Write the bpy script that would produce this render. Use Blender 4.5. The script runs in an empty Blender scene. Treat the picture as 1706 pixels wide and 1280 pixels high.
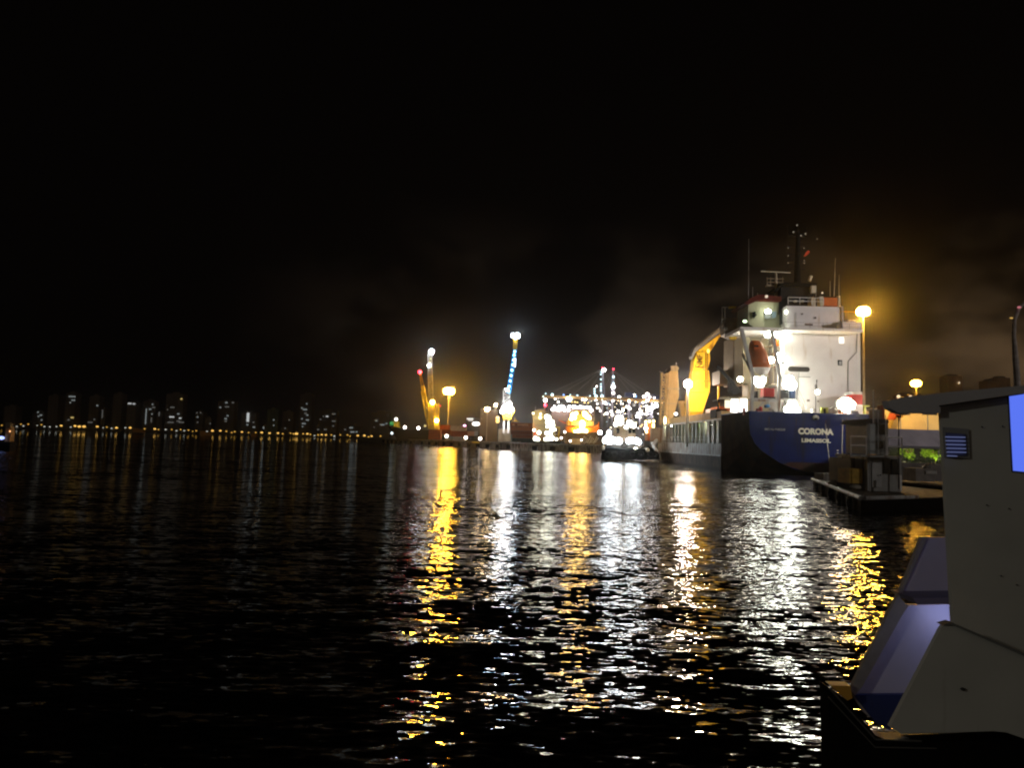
import bpy, math, random
from mathutils import Vector, Matrix
random.seed(7)
R = math.radians
sc = bpy.context.scene
C = sc.collection

# ---------------------------------------------------------------- camera
F, CX, CY, HC = 1185.0, 853.0, 640.0, 4.0
PITCH, ROLL = math.atan(95.0 / F), math.atan(0.028)
M = Matrix.Rotation(math.pi / 2 + PITCH, 3, 'X') @ Matrix.Rotation(ROLL, 3, 'Z')
cam = bpy.data.cameras.new('camera')
cam.sensor_fit = 'HORIZONTAL'; cam.sensor_width = 36.0; cam.lens = 36.0 * F / 1706.0
cam.clip_start = 0.1; cam.clip_end = 9000
co = bpy.data.objects.new('camera', cam); C.objects.link(co)
co.matrix_world = Matrix.Translation((0, 0, HC)) @ M.to_4x4()
sc.camera = co

# ---------------------------------------------------------------- world (night sky with city-lit cloud)
w = bpy.data.worlds.new('World'); sc.world = w; w.use_nodes = True
nt = w.node_tree; nt.nodes.clear(); N = nt.nodes; L = nt.links
def nd(t, **k):
    n = N.new(t)
    for a, b in k.items(): setattr(n, a, b)
    return n
def mth(op, a, b=None, clamp=False):
    n = N.new('ShaderNodeMath'); n.operation = op; n.use_clamp = clamp
    for i, v in enumerate((a, b)):
        if v is None: continue
        if isinstance(v, (int, float)): n.inputs[i].default_value = v
        else: L.new(v, n.inputs[i])
    return n.outputs[0]
def mr(v, a, b, c, d, sm=True):
    n = N.new('ShaderNodeMapRange'); n.interpolation_type = 'SMOOTHSTEP' if sm else 'LINEAR'
    L.new(v, n.inputs[0])
    for i, q in enumerate((a, b, c, d)): n.inputs[i + 1].default_value = q
    return n.outputs[0]
def sc_col(col, f):
    n = N.new('ShaderNodeVectorMath'); n.operation = 'SCALE'; n.inputs[0].default_value = col
    L.new(f, n.inputs['Scale']); return n.outputs[0]
def addv(a, b):
    n = N.new('ShaderNodeVectorMath'); n.operation = 'ADD'
    L.new(a, n.inputs[0]); L.new(b, n.inputs[1]); return n.outputs[0]
tc = nd('ShaderNodeTexCoord'); sp = nd('ShaderNodeSeparateXYZ'); L.new(tc.outputs['Generated'], sp.inputs[0])
az = mth('ARCTAN2', sp.outputs[0], sp.outputs[1]); el = sp.outputs[2]
nz = nd('ShaderNodeTexNoise'); nz.inputs['Scale'].default_value = 5.5; nz.inputs['Detail'].default_value = 3.5
nz.inputs['Roughness'].default_value = .5
mp = nd('ShaderNodeMapping'); mp.inputs['Scale'].default_value = (1, 1, 1.7); mp.inputs['Location'].default_value = (.45, 0, .3)
L.new(tc.outputs['Generated'], mp.inputs[0]); L.new(mp.outputs[0], nz.inputs[0])
cloud = mr(nz.outputs[0], .42, .66, 0, 1)
low = mr(el, -.02, .34, 1, 0); low2 = mr(el, -.05, .2, 1, 0)
azr = mr(az, -.42, .1, 0, 1); azr2 = mr(az, .1, .62, 0, 1)
base = sc_col((.0012, .0009, .0008), mr(el, -.1, .9, 1.0, .8))
g1 = sc_col((.0100, .0072, .0060), mth('MULTIPLY', mth('MULTIPLY', low2, azr), mr(az, .5, .9, 1, .7)))
g2 = sc_col((.075, .042, .016), mth('MULTIPLY', mth('MULTIPLY', low, azr2), mth('ADD', mth('MULTIPLY', cloud, .9), .10)))
g3 = sc_col((.034, .024, .016), mth('MULTIPLY', mth('MULTIPLY', low, azr), cloud))
behind = mr(sp.outputs[1], .1, -.6, 0, 1)
g4 = sc_col((.026, .0225, .018), behind)          # sky glow added behind the camera to fill facing sides
tot = addv(addv(addv(base, g1), addv(g2, g3)), g4)
bg = nd('ShaderNodeBackground'); L.new(tot, bg.inputs[0]); bg.inputs[1].default_value = 1.0
wo = nd('ShaderNodeOutputWorld'); L.new(bg.outputs[0], wo.inputs[0])

sc.view_settings.view_transform = 'Standard'; sc.view_settings.look = 'None'
sc.view_settings.exposure = 0; sc.view_settings.gamma = 1
cy = sc.cycles
cy.use_denoising = True; cy.denoiser = 'OPENIMAGEDENOISE'
cy.max_bounces = 4; cy.diffuse_bounces = 2; cy.glossy_bounces = 3; cy.transmission_bounces = 2; cy.volume_bounces = 0
cy.sample_clamp_indirect = 30; cy.sample_clamp_direct = 0
cy.use_light_tree = True
cy.pixel_filter_type = 'BLACKMAN_HARRIS'; cy.filter_width = 2.1
cy.caustics_reflective = False; cy.caustics_refractive = False

# ---------------------------------------------------------------- helpers
def hor(px): return 735.0 + (px - CX) * 0.028
def P(px, py, Y):
    d = M @ Vector(((px - CX) / F, -(py - CY) / F, -1.0))
    return Vector((0, 0, HC)) + d * (Y / d.y)
ORG = {}
def tag(o, label=None, cat=None, group=None, kind=None):
    if label: o['label'] = label
    if cat: o['category'] = cat
    if group: o['group'] = group
    if kind: o['kind'] = kind
    return o
def thing(name, label, cat, loc, group=None):
    o = bpy.data.objects.new(name, None); C.objects.link(o); o.empty_display_size = .3
    o.location = loc; ORG[o] = Vector(loc)
    return tag(o, label, cat, group)

class MB:
    def __init__(s): s.v = []; s.f = []
    def add(s, vs, fs):
        b = len(s.v); s.v += [Vector(p) for p in vs]; s.f += [tuple(b + i for i in f) for f in fs]; return s
    def box(s, x0, y0, z0, x1, y1, z1):
        x0, x1 = sorted((x0, x1)); y0, y1 = sorted((y0, y1)); z0, z1 = sorted((z0, z1))
        return s.add([(x0,y0,z0),(x1,y0,z0),(x1,y1,z0),(x0,y1,z0),(x0,y0,z1),(x1,y0,z1),(x1,y1,z1),(x0,y1,z1)],
                     [(0,3,2,1),(4,5,6,7),(0,1,5,4),(1,2,6,5),(2,3,7,6),(3,0,4,7)])
    def pbox(s, a, b, c, d, Y, dep):                   # rectangle seen at (a,b)-(c,d) at distance Y, real depth dep
        p = P(a, (b+d)/2, Y); q = P(c, (b+d)/2, Y); t = P((a+c)/2, b, Y); u = P((a+c)/2, d, Y)
        return s.box(p.x, Y, u.z, q.x, Y + dep, t.z)
    def prism(s, pts, vec):
        n = len(pts); pts = [Vector(p) for p in pts]; vec = Vector(vec)
        nrm = Vector((0, 0, 0))
        for i in range(n): nrm += pts[i].cross(pts[(i+1) % n])
        if nrm.dot(vec) > 0: pts = pts[::-1]
        return s.add(pts + [p + vec for p in pts],
                     [tuple(range(n)), tuple(range(2*n-1, n-1, -1))] + [(i, i+n, (i+1) % n+n, (i+1) % n) for i in range(n)])
    def ppoly(s, pp, Y, dep): return s.prism([P(a, b, Y) for a, b in pp], (0, dep, 0))
    def tube(s, p, q, r1, r2=None, n=8):
        p, q = Vector(p), Vector(q); r2 = r1 if r2 is None else r2
        d = (q - p).normalized(); a = d.orthogonal().normalized(); b = d.cross(a)
        ring = lambda c, r: [c + (a*math.cos(2*math.pi*i/n) + b*math.sin(2*math.pi*i/n))*r for i in range(n)]
        return s.add(ring(p, r1) + ring(q, r2), [(i, (i+1) % n, (i+1) % n+n, i+n) for i in range(n)] +
                     [tuple(range(n-1, -1, -1)), tuple(range(n, 2*n))])
    def path(s, pts, r, n=6):
        for a, b in zip(pts, pts[1:]): s.tube(a, b, r, r, n)
        return s
    def bar(s, p, q, w, h=None):
        p, q = Vector(p), Vector(q); h = h or w; d = (q-p).normalized()
        a = d.cross(Vector((0,0,1))) if abs(d.z) < .95 else Vector((1,0,0)); a.normalize(); b = d.cross(a)
        cs = [(-1,-1),(1,-1),(1,1),(-1,1)]
        vs = [c + a*w/2*i + b*h/2*j for c in (p, q) for i, j in cs]
        return s.add(vs, [(0,3,2,1),(4,5,6,7),(0,1,5,4),(1,2,6,5),(2,3,7,6),(3,0,4,7)])
    def ball(s, c, r, sx=1, sy=1, sz=1, nu=10, nv=7):
        c = Vector(c); vs = [c + Vector((0,0,r*sz))]
        for j in range(1, nv):
            t = math.pi*j/nv
            for i in range(nu):
                a = 2*math.pi*i/nu
                vs.append(c + Vector((r*sx*math.sin(t)*math.cos(a), r*sy*math.sin(t)*math.sin(a), r*sz*math.cos(t))))
        vs.append(c - Vector((0,0,r*sz))); fs = []
        for i in range(nu): fs.append((0, 1+i, 1+(i+1) % nu))
        for j in range(nv-2):
            for i in range(nu):
                a = 1+j*nu+i; b = 1+j*nu+(i+1) % nu; fs.append((a, a+nu, b+nu, b))
        e = len(vs)-1; o = 1+(nv-2)*nu
        for i in range(nu): fs.append((e, o+(i+1) % nu, o+i))
        return s.add(vs, fs)
    def loft(s, rings, cap=True):
        n = len(rings[0]); vs = [p for r in rings for p in r]; fs = []
        for k in range(len(rings)-1):
            for i in range(n-1): fs.append((k*n+i, k*n+i+1, (k+1)*n+i+1, (k+1)*n+i))
            fs.append((k*n+n-1, k*n, (k+1)*n, (k+1)*n+n-1))
        if cap: fs += [tuple(range(n)), tuple(range(len(vs)-1, len(vs)-1-n, -1))]
        return s.add(vs, fs)
    def build(s, name, mat, parent=None, smooth=False):
        if parent is not None: O = ORG[parent]
        else:
            mn = [min(p[i] for p in s.v) for i in range(3)]; mx = [max(p[i] for p in s.v) for i in range(3)]
            O = Vector(((mn[0]+mx[0])/2, (mn[1]+mx[1])/2, mn[2]))
        me = bpy.data.meshes.new(name); me.from_pydata([p - O for p in s.v], [], s.f)
        me.materials.append(mat)
        if smooth:
            for p in me.polygons: p.use_smooth = True
        me.update()
        o = bpy.data.objects.new(name, me); C.objects.link(o); ORG[o] = O
        if parent is not None: o.parent = parent
        else: o.location = O
        return o
def rail(mb, pts, h=1.0, n=3, r=.035, post=1.6):
    up = Vector((0,0,h))
    for a, b in zip(pts, pts[1:]):
        a, b = Vector(a), Vector(b)
        for k in range(1, n+1): mb.tube(a+up*k/n, b+up*k/n, r, r, 5)
        m = max(1, int((b-a).length/post))
        for i in range(m+1):
            c = a.lerp(b, i/m); mb.tube(c, c+up, r, r, 5)
    return mb

# ---------------------------------------------------------------- materials
MC = {}
def mat(name, col, rough=.6, metal=0, var=.25, vs=1.0, stretch=1.0, dirt=None, damt=.5, spec=None):
    if name in MC: return MC[name]
    m = bpy.data.materials.new(name); m.use_nodes = True; t = m.node_tree; b = t.nodes['Principled BSDF']
    b.inputs['Roughness'].default_value = rough; b.inputs['Specular IOR Level'].default_value = spec if spec is not None else (.5 if rough <= .3 else .2); b.inputs['Metallic'].default_value = metal
    g = t.nodes.new('ShaderNodeNewGeometry'); mpn = t.nodes.new('ShaderNodeMapping')
    mpn.inputs['Scale'].default_value = (vs, vs, vs*stretch); t.links.new(g.outputs['Position'], mpn.inputs[0])
    n = t.nodes.new('ShaderNodeTexNoise'); n.inputs['Scale'].default_value = 1; n.inputs['Detail'].default_value = 5
    t.links.new(mpn.outputs[0], n.inputs[0])
    r = t.nodes.new('ShaderNodeValToRGB')
    r.color_ramp.elements[0].position = .3; r.color_ramp.elements[1].position = .72
    r.color_ramp.elements[0].color = tuple(c*(1-var) for c in col) + (1,)
    r.color_ramp.elements[1].color = tuple(min(1, c*(1+var*.5)) for c in col) + (1,)
    t.links.new(n.outputs[0], r.inputs[0]); out = r.outputs[0]
    if dirt:
        n2 = t.nodes.new('ShaderNodeTexNoise'); n2.inputs['Scale'].default_value = 2.3; n2.inputs['Detail'].default_value = 6
        m2 = t.nodes.new('ShaderNodeMapping'); m2.inputs['Scale'].default_value = (vs, vs, vs*.15)
        t.links.new(g.outputs['Position'], m2.inputs[0]); t.links.new(m2.outputs[0], n2.inputs[0])
        r2 = t.nodes.new('ShaderNodeMapRange'); r2.inputs[1].default_value = .62 - damt*.3; r2.inputs[2].default_value = .74 - damt*.2
        t.links.new(n2.outputs[0], r2.inputs[0])
        mx = t.nodes.new('ShaderNodeMix'); mx.data_type = 'RGBA'
        t.links.new(r2.outputs[0], mx.inputs[0]); t.links.new(out, mx.inputs[6]); mx.inputs[7].default_value = dirt + (1,)
        out = mx.outputs[2]
    t.links.new(out, b.inputs['Base Color'])
    MC[name] = m; return m
def em(name, col, st, sample=True):
    if name in MC: return MC[name]
    m = bpy.data.materials.new(name); m.use_nodes = True; b = m.node_tree.nodes['Principled BSDF']
    b.inputs['Base Color'].default_value = (.05,.05,.05,1); b.inputs['Emission Color'].default_value = tuple(col)+(1,)
    b.inputs['Emission Strength'].default_value = st
    m.cycles.emission_sampling = 'FRONT' if sample else 'NONE'
    MC[name] = m; return m
WHITE = mat('white_paint', (.78,.75,.74), .45, var=.07, vs=.5, dirt=(.6,.52,.45), damt=.03)
CREAM = mat('cream_paint', (.62,.57,.42), .5, var=.15, vs=.6, dirt=(.3,.2,.1), damt=.25)
TAN = mat('tan_paint', (.42,.35,.24), .6, var=.2, vs=.4)
GREY = mat('grey_paint', (.25,.24,.23), .5, var=.25, vs=.8)
LGREY = mat('light_grey_paint', (.45,.45,.45), .5, var=.2, vs=.6, dirt=(.2,.12,.07), damt=.3)
DARK = mat('dark_paint', (.014,.014,.016), .8, var=.3)
BLACK = mat('black_rubber', (.008,.008,.008), .7, var=.3)
BLUE = mat('blue_hull_paint', (.006,.014,.105), .6, var=.3, vs=.35, dirt=(.012,.012,.03), damt=.25, spec=.06)
BOOT = mat('antifouling', (.05,.018,.01), .7, var=.4, dirt=(.03,.02,.012), damt=.5)
HULLG = mat('weathered_hull', (.42,.44,.44), .6, var=.35, vs=.9, dirt=(.11,.06,.03), damt=.7)
HULLB = mat('rusty_brown_hull', (.10,.06,.038), .75, var=.5, vs=.8, dirt=(.03,.02,.014), damt=.5)
BHULL = mat('black_hull', (.008,.007,.007), .95, var=.4, spec=.03)
YEL = mat('yellow_crane_paint', (.78,.50,.03), .45, var=.12, vs=.6, dirt=(.35,.2,.04), damt=.15)
ORAN = mat('orange_paint', (.62,.13,.02), .45, var=.2, vs=1.2)
RED = mat('red_paint', (.5,.04,.035), .5, var=.2)
RUST = mat('container_red', (.28,.06,.02), .6, var=.3, vs=.8)
DRED = mat('dark_red_paint', (.10,.012,.006), .6, var=.2)
GREEN = mat('green_paint', (.05,.16,.05), .6, var=.3)
CONC = mat('concrete', (.30,.27,.23), .85, var=.35, vs=.7, dirt=(.06,.05,.04), damt=.5)
ASPH = mat('asphalt', (.05,.048,.045), .9, var=.3, vs=.3)
GLASS = mat('dark_glass', (.01,.015,.018), .08, var=.1)
TOWER = mat('tower_concrete', (.26,.22,.19), .8, var=.3, vs=.03)
TOWERG = mat('tower_greenish', (.26,.31,.22), .8, var=.3, vs=.03)
LETT = mat('white_lettering', (.85,.82,.78), .5, var=.12, vs=3)
BLUEP = mat('blue_crane_paint', (.04,.30,.70), .5, var=.2)
E_SOD = em('sodium_light', (1.0,.47,.04), 420)
E_SODW = em('warm_sodium_light', (1.0,.66,.30), 120)
E_WARM = em('warm_white_light', (1.0,.86,.62), 60)
E_WHT = em('white_floodlight', (1.0,.95,.86), 26)
E_GRN = em('greenish_white_light', (.97,1.0,.80), 20)
E_COOL = em('cool_white_light', (.80,.90,1.0), 60)
E_DCOOL = em('pale_cyan_light', (.62,.88,.95), 4, False)
E_RED = em('red_light', (1.0,.03,.06), 12)
E_DWHT = em('small_white_light', (1.0,.88,.80), 10)
E_AMB = em('small_amber_light', (1.0,.54,.09), .9, False)
E_AMBL = em('large_amber_light', (1.0,.56,.12), 1.5, False)
E_SWH = em('small_shore_light', (.95,.97,.85), .7, False)
E_BLU = em('blue_light', (.12,.22,1.0), 6)

# ---------------------------------------------------------------- water
def water():
    m = bpy.data.materials.new('night_water'); m.use_nodes = True; t = m.node_tree; b = t.nodes['Principled BSDF']
    b.inputs['Base Color'].default_value = (.0012,.0016,.0018,1); b.inputs['Roughness'].default_value = .035
    b.inputs['IOR'].default_value = 1.33; b.inputs['Specular IOR Level'].default_value = .5
    g = t.nodes.new('ShaderNodeNewGeometry')
    def nz(scale, det, off):
        mp = t.nodes.new('ShaderNodeMapping'); mp.inputs['Scale'].default_value = (scale[0], scale[1], 1)
        mp.inputs['Location'].default_value = (off, off*.7, off); mp.inputs['Rotation'].default_value = (0, 0, R(off*1.7 % 14 - 7))
        t.links.new(g.outputs['Position'], mp.inputs[0])
        n = t.nodes.new('ShaderNodeTexNoise'); n.inputs['Scale'].default_value = 1; n.inputs['Detail'].default_value = det
        n.inputs['Roughness'].default_value = .55
        t.links.new(mp.outputs[0], n.inputs[0]); return n
    def vm(op, a, bb):
        n = t.nodes.new('ShaderNodeVectorMath'); n.operation = op
        for i, v in enumerate((a, bb)):
            if isinstance(v, tuple): n.inputs[i].default_value = v
            else: t.links.new(v, n.inputs[i])
        return n.outputs[0]
    tot = None
    for sc_, det, off, amp in (((.05,.13), 1, 3.1, (.08,.22,0)), ((.55,1.7), 2, 11.3, (.27,.64,0)), ((2.4,7.0), 2.5, 27.7, (.42,.90,0))):
        n = nz(sc_, det, off); v = vm('SUBTRACT', n.outputs['Color'], (.5,.5,.5)); v = vm('MULTIPLY', v, amp)
        tot = v if tot is None else vm('ADD', tot, v)
    pn = nz((.012,.035), 2, 41.0)
    pm = t.nodes.new('ShaderNodeMapRange'); pm.inputs[1].default_value = .35; pm.inputs[2].default_value = .65
    pm.inputs[3].default_value = WAMP[0]; pm.inputs[4].default_value = WAMP[1]; t.links.new(pn.outputs[0], pm.inputs[0])
    sx = t.nodes.new('ShaderNodeSeparateXYZ'); t.links.new(g.outputs['Position'], sx.inputs[0])
    wp = t.nodes.new('ShaderNodeMapRange'); t.links.new(sx.outputs[0], wp.inputs[0])     # open water to the left is choppier
    for i_, q_ in enumerate((-70, -8, 3.0, 1.0)): wp.inputs[i_+1].default_value = q_
    ml = t.nodes.new('ShaderNodeMath'); ml.operation = 'MULTIPLY'; t.links.new(pm.outputs[0], ml.inputs[0]); t.links.new(wp.outputs[0], ml.inputs[1])
    s = t.nodes.new('ShaderNodeVectorMath'); s.operation = 'SCALE'; t.links.new(tot, s.inputs[0]); t.links.new(ml.outputs[0], s.inputs['Scale'])
    a = vm('ADD', s.outputs[0], (0,0,1)); nn = t.nodes.new('ShaderNodeVectorMath'); nn.operation = 'NORMALIZE'
    t.links.new(a, nn.inputs[0]); t.links.new(nn.outputs[0], b.inputs['Normal'])
    mb = MB(); xs = [-4500, 0, 4500]; ys = [-300, 0, 300, 5200]
    mb.add([(x, y, 0) for y in ys for x in xs], [(j*3+i, j*3+i+1, j*3+i+4, j*3+i+3) for j in range(3) for i in range(2)])
    tag(mb.build('water', m), kind='structure')
WAMP = (.75, 1.25)
water()

# ---------------------------------------------------------------- ground
def slab(name, pts, z0, z1, m, **k):
    mb = MB(); mb.prism([(x, y, z0) for x, y in pts], (0, 0, z1-z0)); return tag(mb.build(name, m), kind='structure')
slab('far_shore', [(-3300,1800),(-400,1800),(-150,1500),(-150,3200),(-3300,3200)], -1, 1.6, ASPH)
slab('quay', [(62.4,284),(30,300),(2,330),(-60,445),(-95,520),(-150,700),(-150,1499),(1400,1499),(1400,284)], -1, 3.0, CONC)
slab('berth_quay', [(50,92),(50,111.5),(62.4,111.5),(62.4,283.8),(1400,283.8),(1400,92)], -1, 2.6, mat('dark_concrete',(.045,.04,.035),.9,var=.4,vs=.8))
qe = [(62,284),(30,300),(2,330),(-60,445),(-95,520)]
# dark recesses and fenders along the quay face
for k, (a, b) in enumerate(zip(qe[1:], qe[2:])):
    a, b = Vector(a+(0,)), Vector(b+(0,)); d = (b-a); n = int(d.length/11); u = d.normalized(); nn = Vector((-u.y, u.x, 0)); nn = nn if nn.y < 0 else -nn
    for i in range(n):
        c = a + u*(i+.5)*11 + nn*.35
        mb = MB(); mb.bar(c-u*1.5+Vector((0,0,1.2)), c+u*1.5+Vector((0,0,1.2)), .6, 1.9)
        tag(mb.build('quay_fender', BLACK), 'black rubber fender on the dim concrete quay face', 'fender', 'fenders along the quay face')
mb = MB()
for a, b in zip(qe, qe[1:]): mb.bar((a[0], a[1]-.2, 3.15), (b[0], b[1]-.2, 3.15), .5, .3)
tag(mb.build('quay_kerb', LGREY), 'pale kerb beam running along the top edge of the quay', 'kerb')
for x0, x1, y, mm, lb in ((786,799,737.5,YEL,'yellow painted kerb block on the quay edge, left of the two'), (816,826,738.3,YEL,'yellow painted kerb block on the quay edge, under the dark silo building'),
                       (835,849,738.8,WHITE,'long white block lying on the quay edge below the floodlit crane')):
    mb = MB(); mb.pbox(x0, y-1, x1, y+.6, 352, .8); tag(mb.build('kerb_block', mm), lb, 'kerb block')

# ---------------------------------------------------------------- lamps
def mast_lamp(name, label, px, py, Y, base, em_, ring=1.0, br=.45, n=6, cat='light mast', pole=.28, group=None, pm=LGREY, drop=.0):
    top = P(px, py, Y); t = thing(name, label, cat, (top.x, Y, base), group)
    MB().tube((top.x, Y, base), (top.x, Y, top.z+drop), pole, pole*.6, 10).build('pole', pm, t)
    h = MB(); h.tube((top.x, Y, top.z+.25*br), (top.x, Y, top.z+.6*br+.1), max(.3, ring*.8), max(.3, ring*.8), 10); h.build('lamp_frame', GREY, t)
    for i in range(n):
        a = 2*math.pi*(i+.5)/n
        MB().ball((top.x+ring*math.cos(a), Y+ring*math.sin(a), top.z), br, 1, 1, 1).build('lamp', em_, t)
    return t
mast_lamp('high_mast_light', 'tall light mast with brightest amber sodium lamps beside the white ship superstructure', 1438, 519, 150, 2.6, em('nearest_sodium_light', (1.0,.47,.05), 1100), .45, .88, 6)
mast_lamp('high_mast_light', 'amber sodium light mast rising behind the dark sloping boat roof', 1526, 639, 250, 2.6, em('right_sodium_light', (1.0,.47,.04), 120), .6, 1.1, 6, pole=.4)
mast_lamp('high_mast_light', 'wide amber sodium light mast right of the yellow crane on the quay', 748, 652, 400, 3.0, E_SOD, 1.4, 1.8, 8)
mast_lamp('light_mast', 'orange-white light mast left of the brightly floodlit crane', 812, 682, 380, 3.0, E_SODW, .5, .9, 3, pole=.2)
mast_lamp('light_mast', 'warm light mast touching the left side of the floodlit crane', 826, 675, 420, 3.0, E_SODW, .3, .8, 2, pole=.2)
for px, py, lb in ((744,727,'round white quay lamp under the wide amber light mast'), (776,729.5,'round white quay lamp below the dark red container row'),
                   (800,731,'round white quay lamp in front of the dark silo building'), (836,733,'round white quay lamp near the foot of the floodlit crane')):
    mast_lamp('quay_lamp', lb, px, py, 345, 3.0, E_DWHT, 0, .75, 1, 'lamp', .12, 'round quay lamps')
mast_lamp('quay_lamp', 'white lamp low behind the bow of the dark cargo vessel', 653, 722, 520, 2.5, em('dim_cool',(.8,.95,1),2.5,False), 0, .9, 1, 'lamp', .12)

# ---------------------------------------------------------------- far city
def tower(x0, x1, yt, lights, label, m=TOWER, Y=1950, strip=()):
    a, b = P(x0, yt, Y), P(x1, yt, Y); t = thing('apartment_tower', label, 'tower block', ((a.x+b.x)/2, Y, 1.6), 'tower blocks across the bay')
    wdt = b.x-a.x; mb = MB(); mb.box(a.x, Y, 1.6, b.x, Y+26, a.z)
    nb = max(2, int(wdt/8))
    for i in range(nb+1):
        x = a.x + wdt*i/nb; mb.box(x-.6, Y-1.0, 1.7, x+.6, Y-.01, a.z-1.5)
    mb.build('wall', m, t)
    MB().box(a.x+wdt*.3, Y+5, a.z+.01, a.x+wdt*.7, Y+18, a.z+5).build('roof', m, t)
    for l in lights:
        px, py = l[0], l[1]; ww = l[2] if len(l) > 2 else 2.4; c = l[3] if len(l) > 3 else 'c'; hh = l[4] if len(l) > 4 else 2.0
        k = MB(); k.pbox(px-ww/2, py-hh/2, px+ww/2, py+hh/2, Y-1.9, .5)
        k.build('window', {'c': em('window_cool', (.75,.85,.85), .28, False), 'C': em('window_bright', (.95,1,1), .6, False),
                           'y': em('window_yellow', (1,.75,.25), .7, False), 'd': em('window_dim', (.8,.8,.75), .12, False)}[c], t)
T = [
 (8,27,677,[], 'squat unlit tower block at far left of the skyline'),
 (56,74,686,[(63,687),(68,692,4,'c'),(64,694),(69,700)], 'low tower with four scattered white windows, second tower from the left'),
 (82,98,659,[], 'tall dark unlit tower between the low tower and the one with three lit top floors'),
 (111,127,655,[(120,661,11,'c'),(122,667,6,'c'),(117,671,2,'c'),(120,696,5,'y'),(114,700,4,'d')], 'tall tower with two lit stripes at its top and a yellow window low down'),
 (150,166,660,[(162,676,3,'c'),(150,704,8,'d'),(157,699,3,'d')], 'tall dark tower with a single lit window near its top right'),
 (169,176,682,[(170.5,690,1.4,'d',14)], 'slim low tower with one faint vertical light strip'),
 (190,204,656,[], 'tall unlit tower left of the bright pair of cyan windows'),
 (213,227,670,[(216,672.6,6,'C'),(223,673,4,'C')], 'dark tower with one bright blue-white row at its top'),
 (240,258,668,[(243,694,1.6,'c',26),(250,682,4,'c'),(254,674,2.2,'c'),(253,690,2,'c'),(256,679,5,'d'),(252,700,1.6,'d',8)], 'tower with a long bright vertical window strip on its left edge'),
 (262,271,687,[(265,690,2,'d',7)], 'small dim tower just right of the strip-lit tower'),
 (278,306,656,[(302,665,3,'y'),(287,679,7,'d'),(297,690,4,'c'),(286,695,8,'C'),(300,697,4,'C'),(284,704,10,'d'),(302,704,9,'d'),(279,683,1.5,'d'),(297,702,6,'d')], 'widest tall tower with many bright windows, in the left third of the skyline'),
 (326,339,686,[(328,688,2,'d'),(334,688,2,'d'),(329,695),(329,704,2,'d')], 'low tower with a pair of faint windows at its top'),
 (342,352,697,[(350,706,2,'d')], 'very low unlit block left of the stepped tower'),
 (364,391,668,[(377,671,4,'c'),(367,679,3,'c'),(378,678,7,'d'),(388,671,4,'d'),(379,693,3,'c'),(376,698,4,'c'),(376,702,4,'d')], 'wide tower with windows scattered down its centre, left of the lit vertical sign strip'),
 (403,427,687,[(413,695.5,4,'C',15),(412,708,3,'c'),(422,704,3,'d'),(423,712,4,'c')], 'low tower with a broad glowing blue-white vertical strip'),
 (446,464,682,[(456,700,2.5,'c'),(456,709,2,'c'),(439,713,2,'c',4)], 'greenish grey tower right of the blue-white strip'),
 (472,489,686,[(482,700,2,'d'),(475,714,3,'d')], 'dim brown tower left of the tallest lit tower'),
 (501,520,657,[(511,673,2,'c'),(503,680,2.5,'c'),(508,682.5,7,'c'),(509,689,5,'d'),(512,692,3,'c'),(503,698,2.2,'c'),(512,700,5,'c'),(506,706,6,'c'),(504,711,2,'c')], 'slender tallest tower of the right half with nine lit windows'),
 (532,562,684,[(545,694,4,'C'),(539,694,2,'d'),(534,699,2.5,'d'),(556,690,6,'d'),(556,702,6,'d'),(555,710,3,'d'),(530,716,4,'d'),(542,716,5,'d')], 'broad low tower with one bright white window at its upper left'),
 (568,600,709,[(585,713,6,'c'),(587,720,7,'c'),(594,720,3,'c'),(575,716,3,'d')], 'long low block with two short rows of lit windows'),
 (619,649,687,[(627,701,4,'c'),(637,708,7,'c'),(644,706,3,'c'),(646,692,2,'d'),(623,712,2,'d')], 'pale wide tower with vertical bands, nearest to the dark cargo vessel'),
]
for a in T: tower(*a[:5], m=TOWERG if 'greenish' in a[4] else TOWER)
SL = [(3,709,1,'a'),(19,709,1,'a'),(28,711,1,'w'),(35,707,1,'a'),(39,710,1,'w'),(47,707,1,'a'),(62,709,.7,'w'),(69,708,1,'a'),(74,711,1,'w'),(83,711.5,1,'w'),(94,711,1,'w'),
 (102,709.5,1.5,'a'),(118,712,1,'w'),(125,710,1.6,'a'),(132,711,1.9,'a'),(140,711,2.0,'a'),(162,711,1.6,'a'),(172,713,.8,'w'),(178,712,1,'a'),(186,714,1,'w'),(194,713,1.6,'a'),
 (209,713,1,'w'),(217,713,1.6,'a'),(241,715,1.1,'a'),(258,715,1.5,'a'),(264,716,1,'a'),(276,716,1.1,'w'),(286,716,1,'a'),(294,718,1,'w'),(301,716,1,'a'),(307,718,1,'w'),(314,717,1.1,'a'),(321,719,.8,'a'),(327,718,1,'a'),
 (345,719,.9,'w'),(354,718,1.6,'a'),(367,718,1.4,'a'),(377,719,1.1,'a'),(386,721,1,'a'),(391,719.5,1.1,'a'),(403,720,1.3,'a'),(414,721,1,'a'),(426,721,1,'a'),(436,721,1.5,'a'),(449,722,1.4,'a'),(463,722,1.4,'a'),(471,723,1.1,'a'),
 (484,722,1,'a'),(489,723,1.1,'a'),(494,723,2,'a'),(505,723,1.1,'a'),(512,723,1.4,'a'),(517,724,1.1,'a'),(524,726,.9,'w'),(530,725,1.2,'a'),(536,724.5,1.3,'a'),(543,725,1.3,'a'),(552,725,1,'a'),(557,727,1.1,'w'),
 (567,725,1,'a'),(579,725,1.1,'a'),(583,727,.9,'a'),(596,726,1.4,'a'),(607,726,1.5,'a'),(614,728,1.1,'a'),(619,727,1.3,'a'),(634,727,1.1,'a')]
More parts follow.
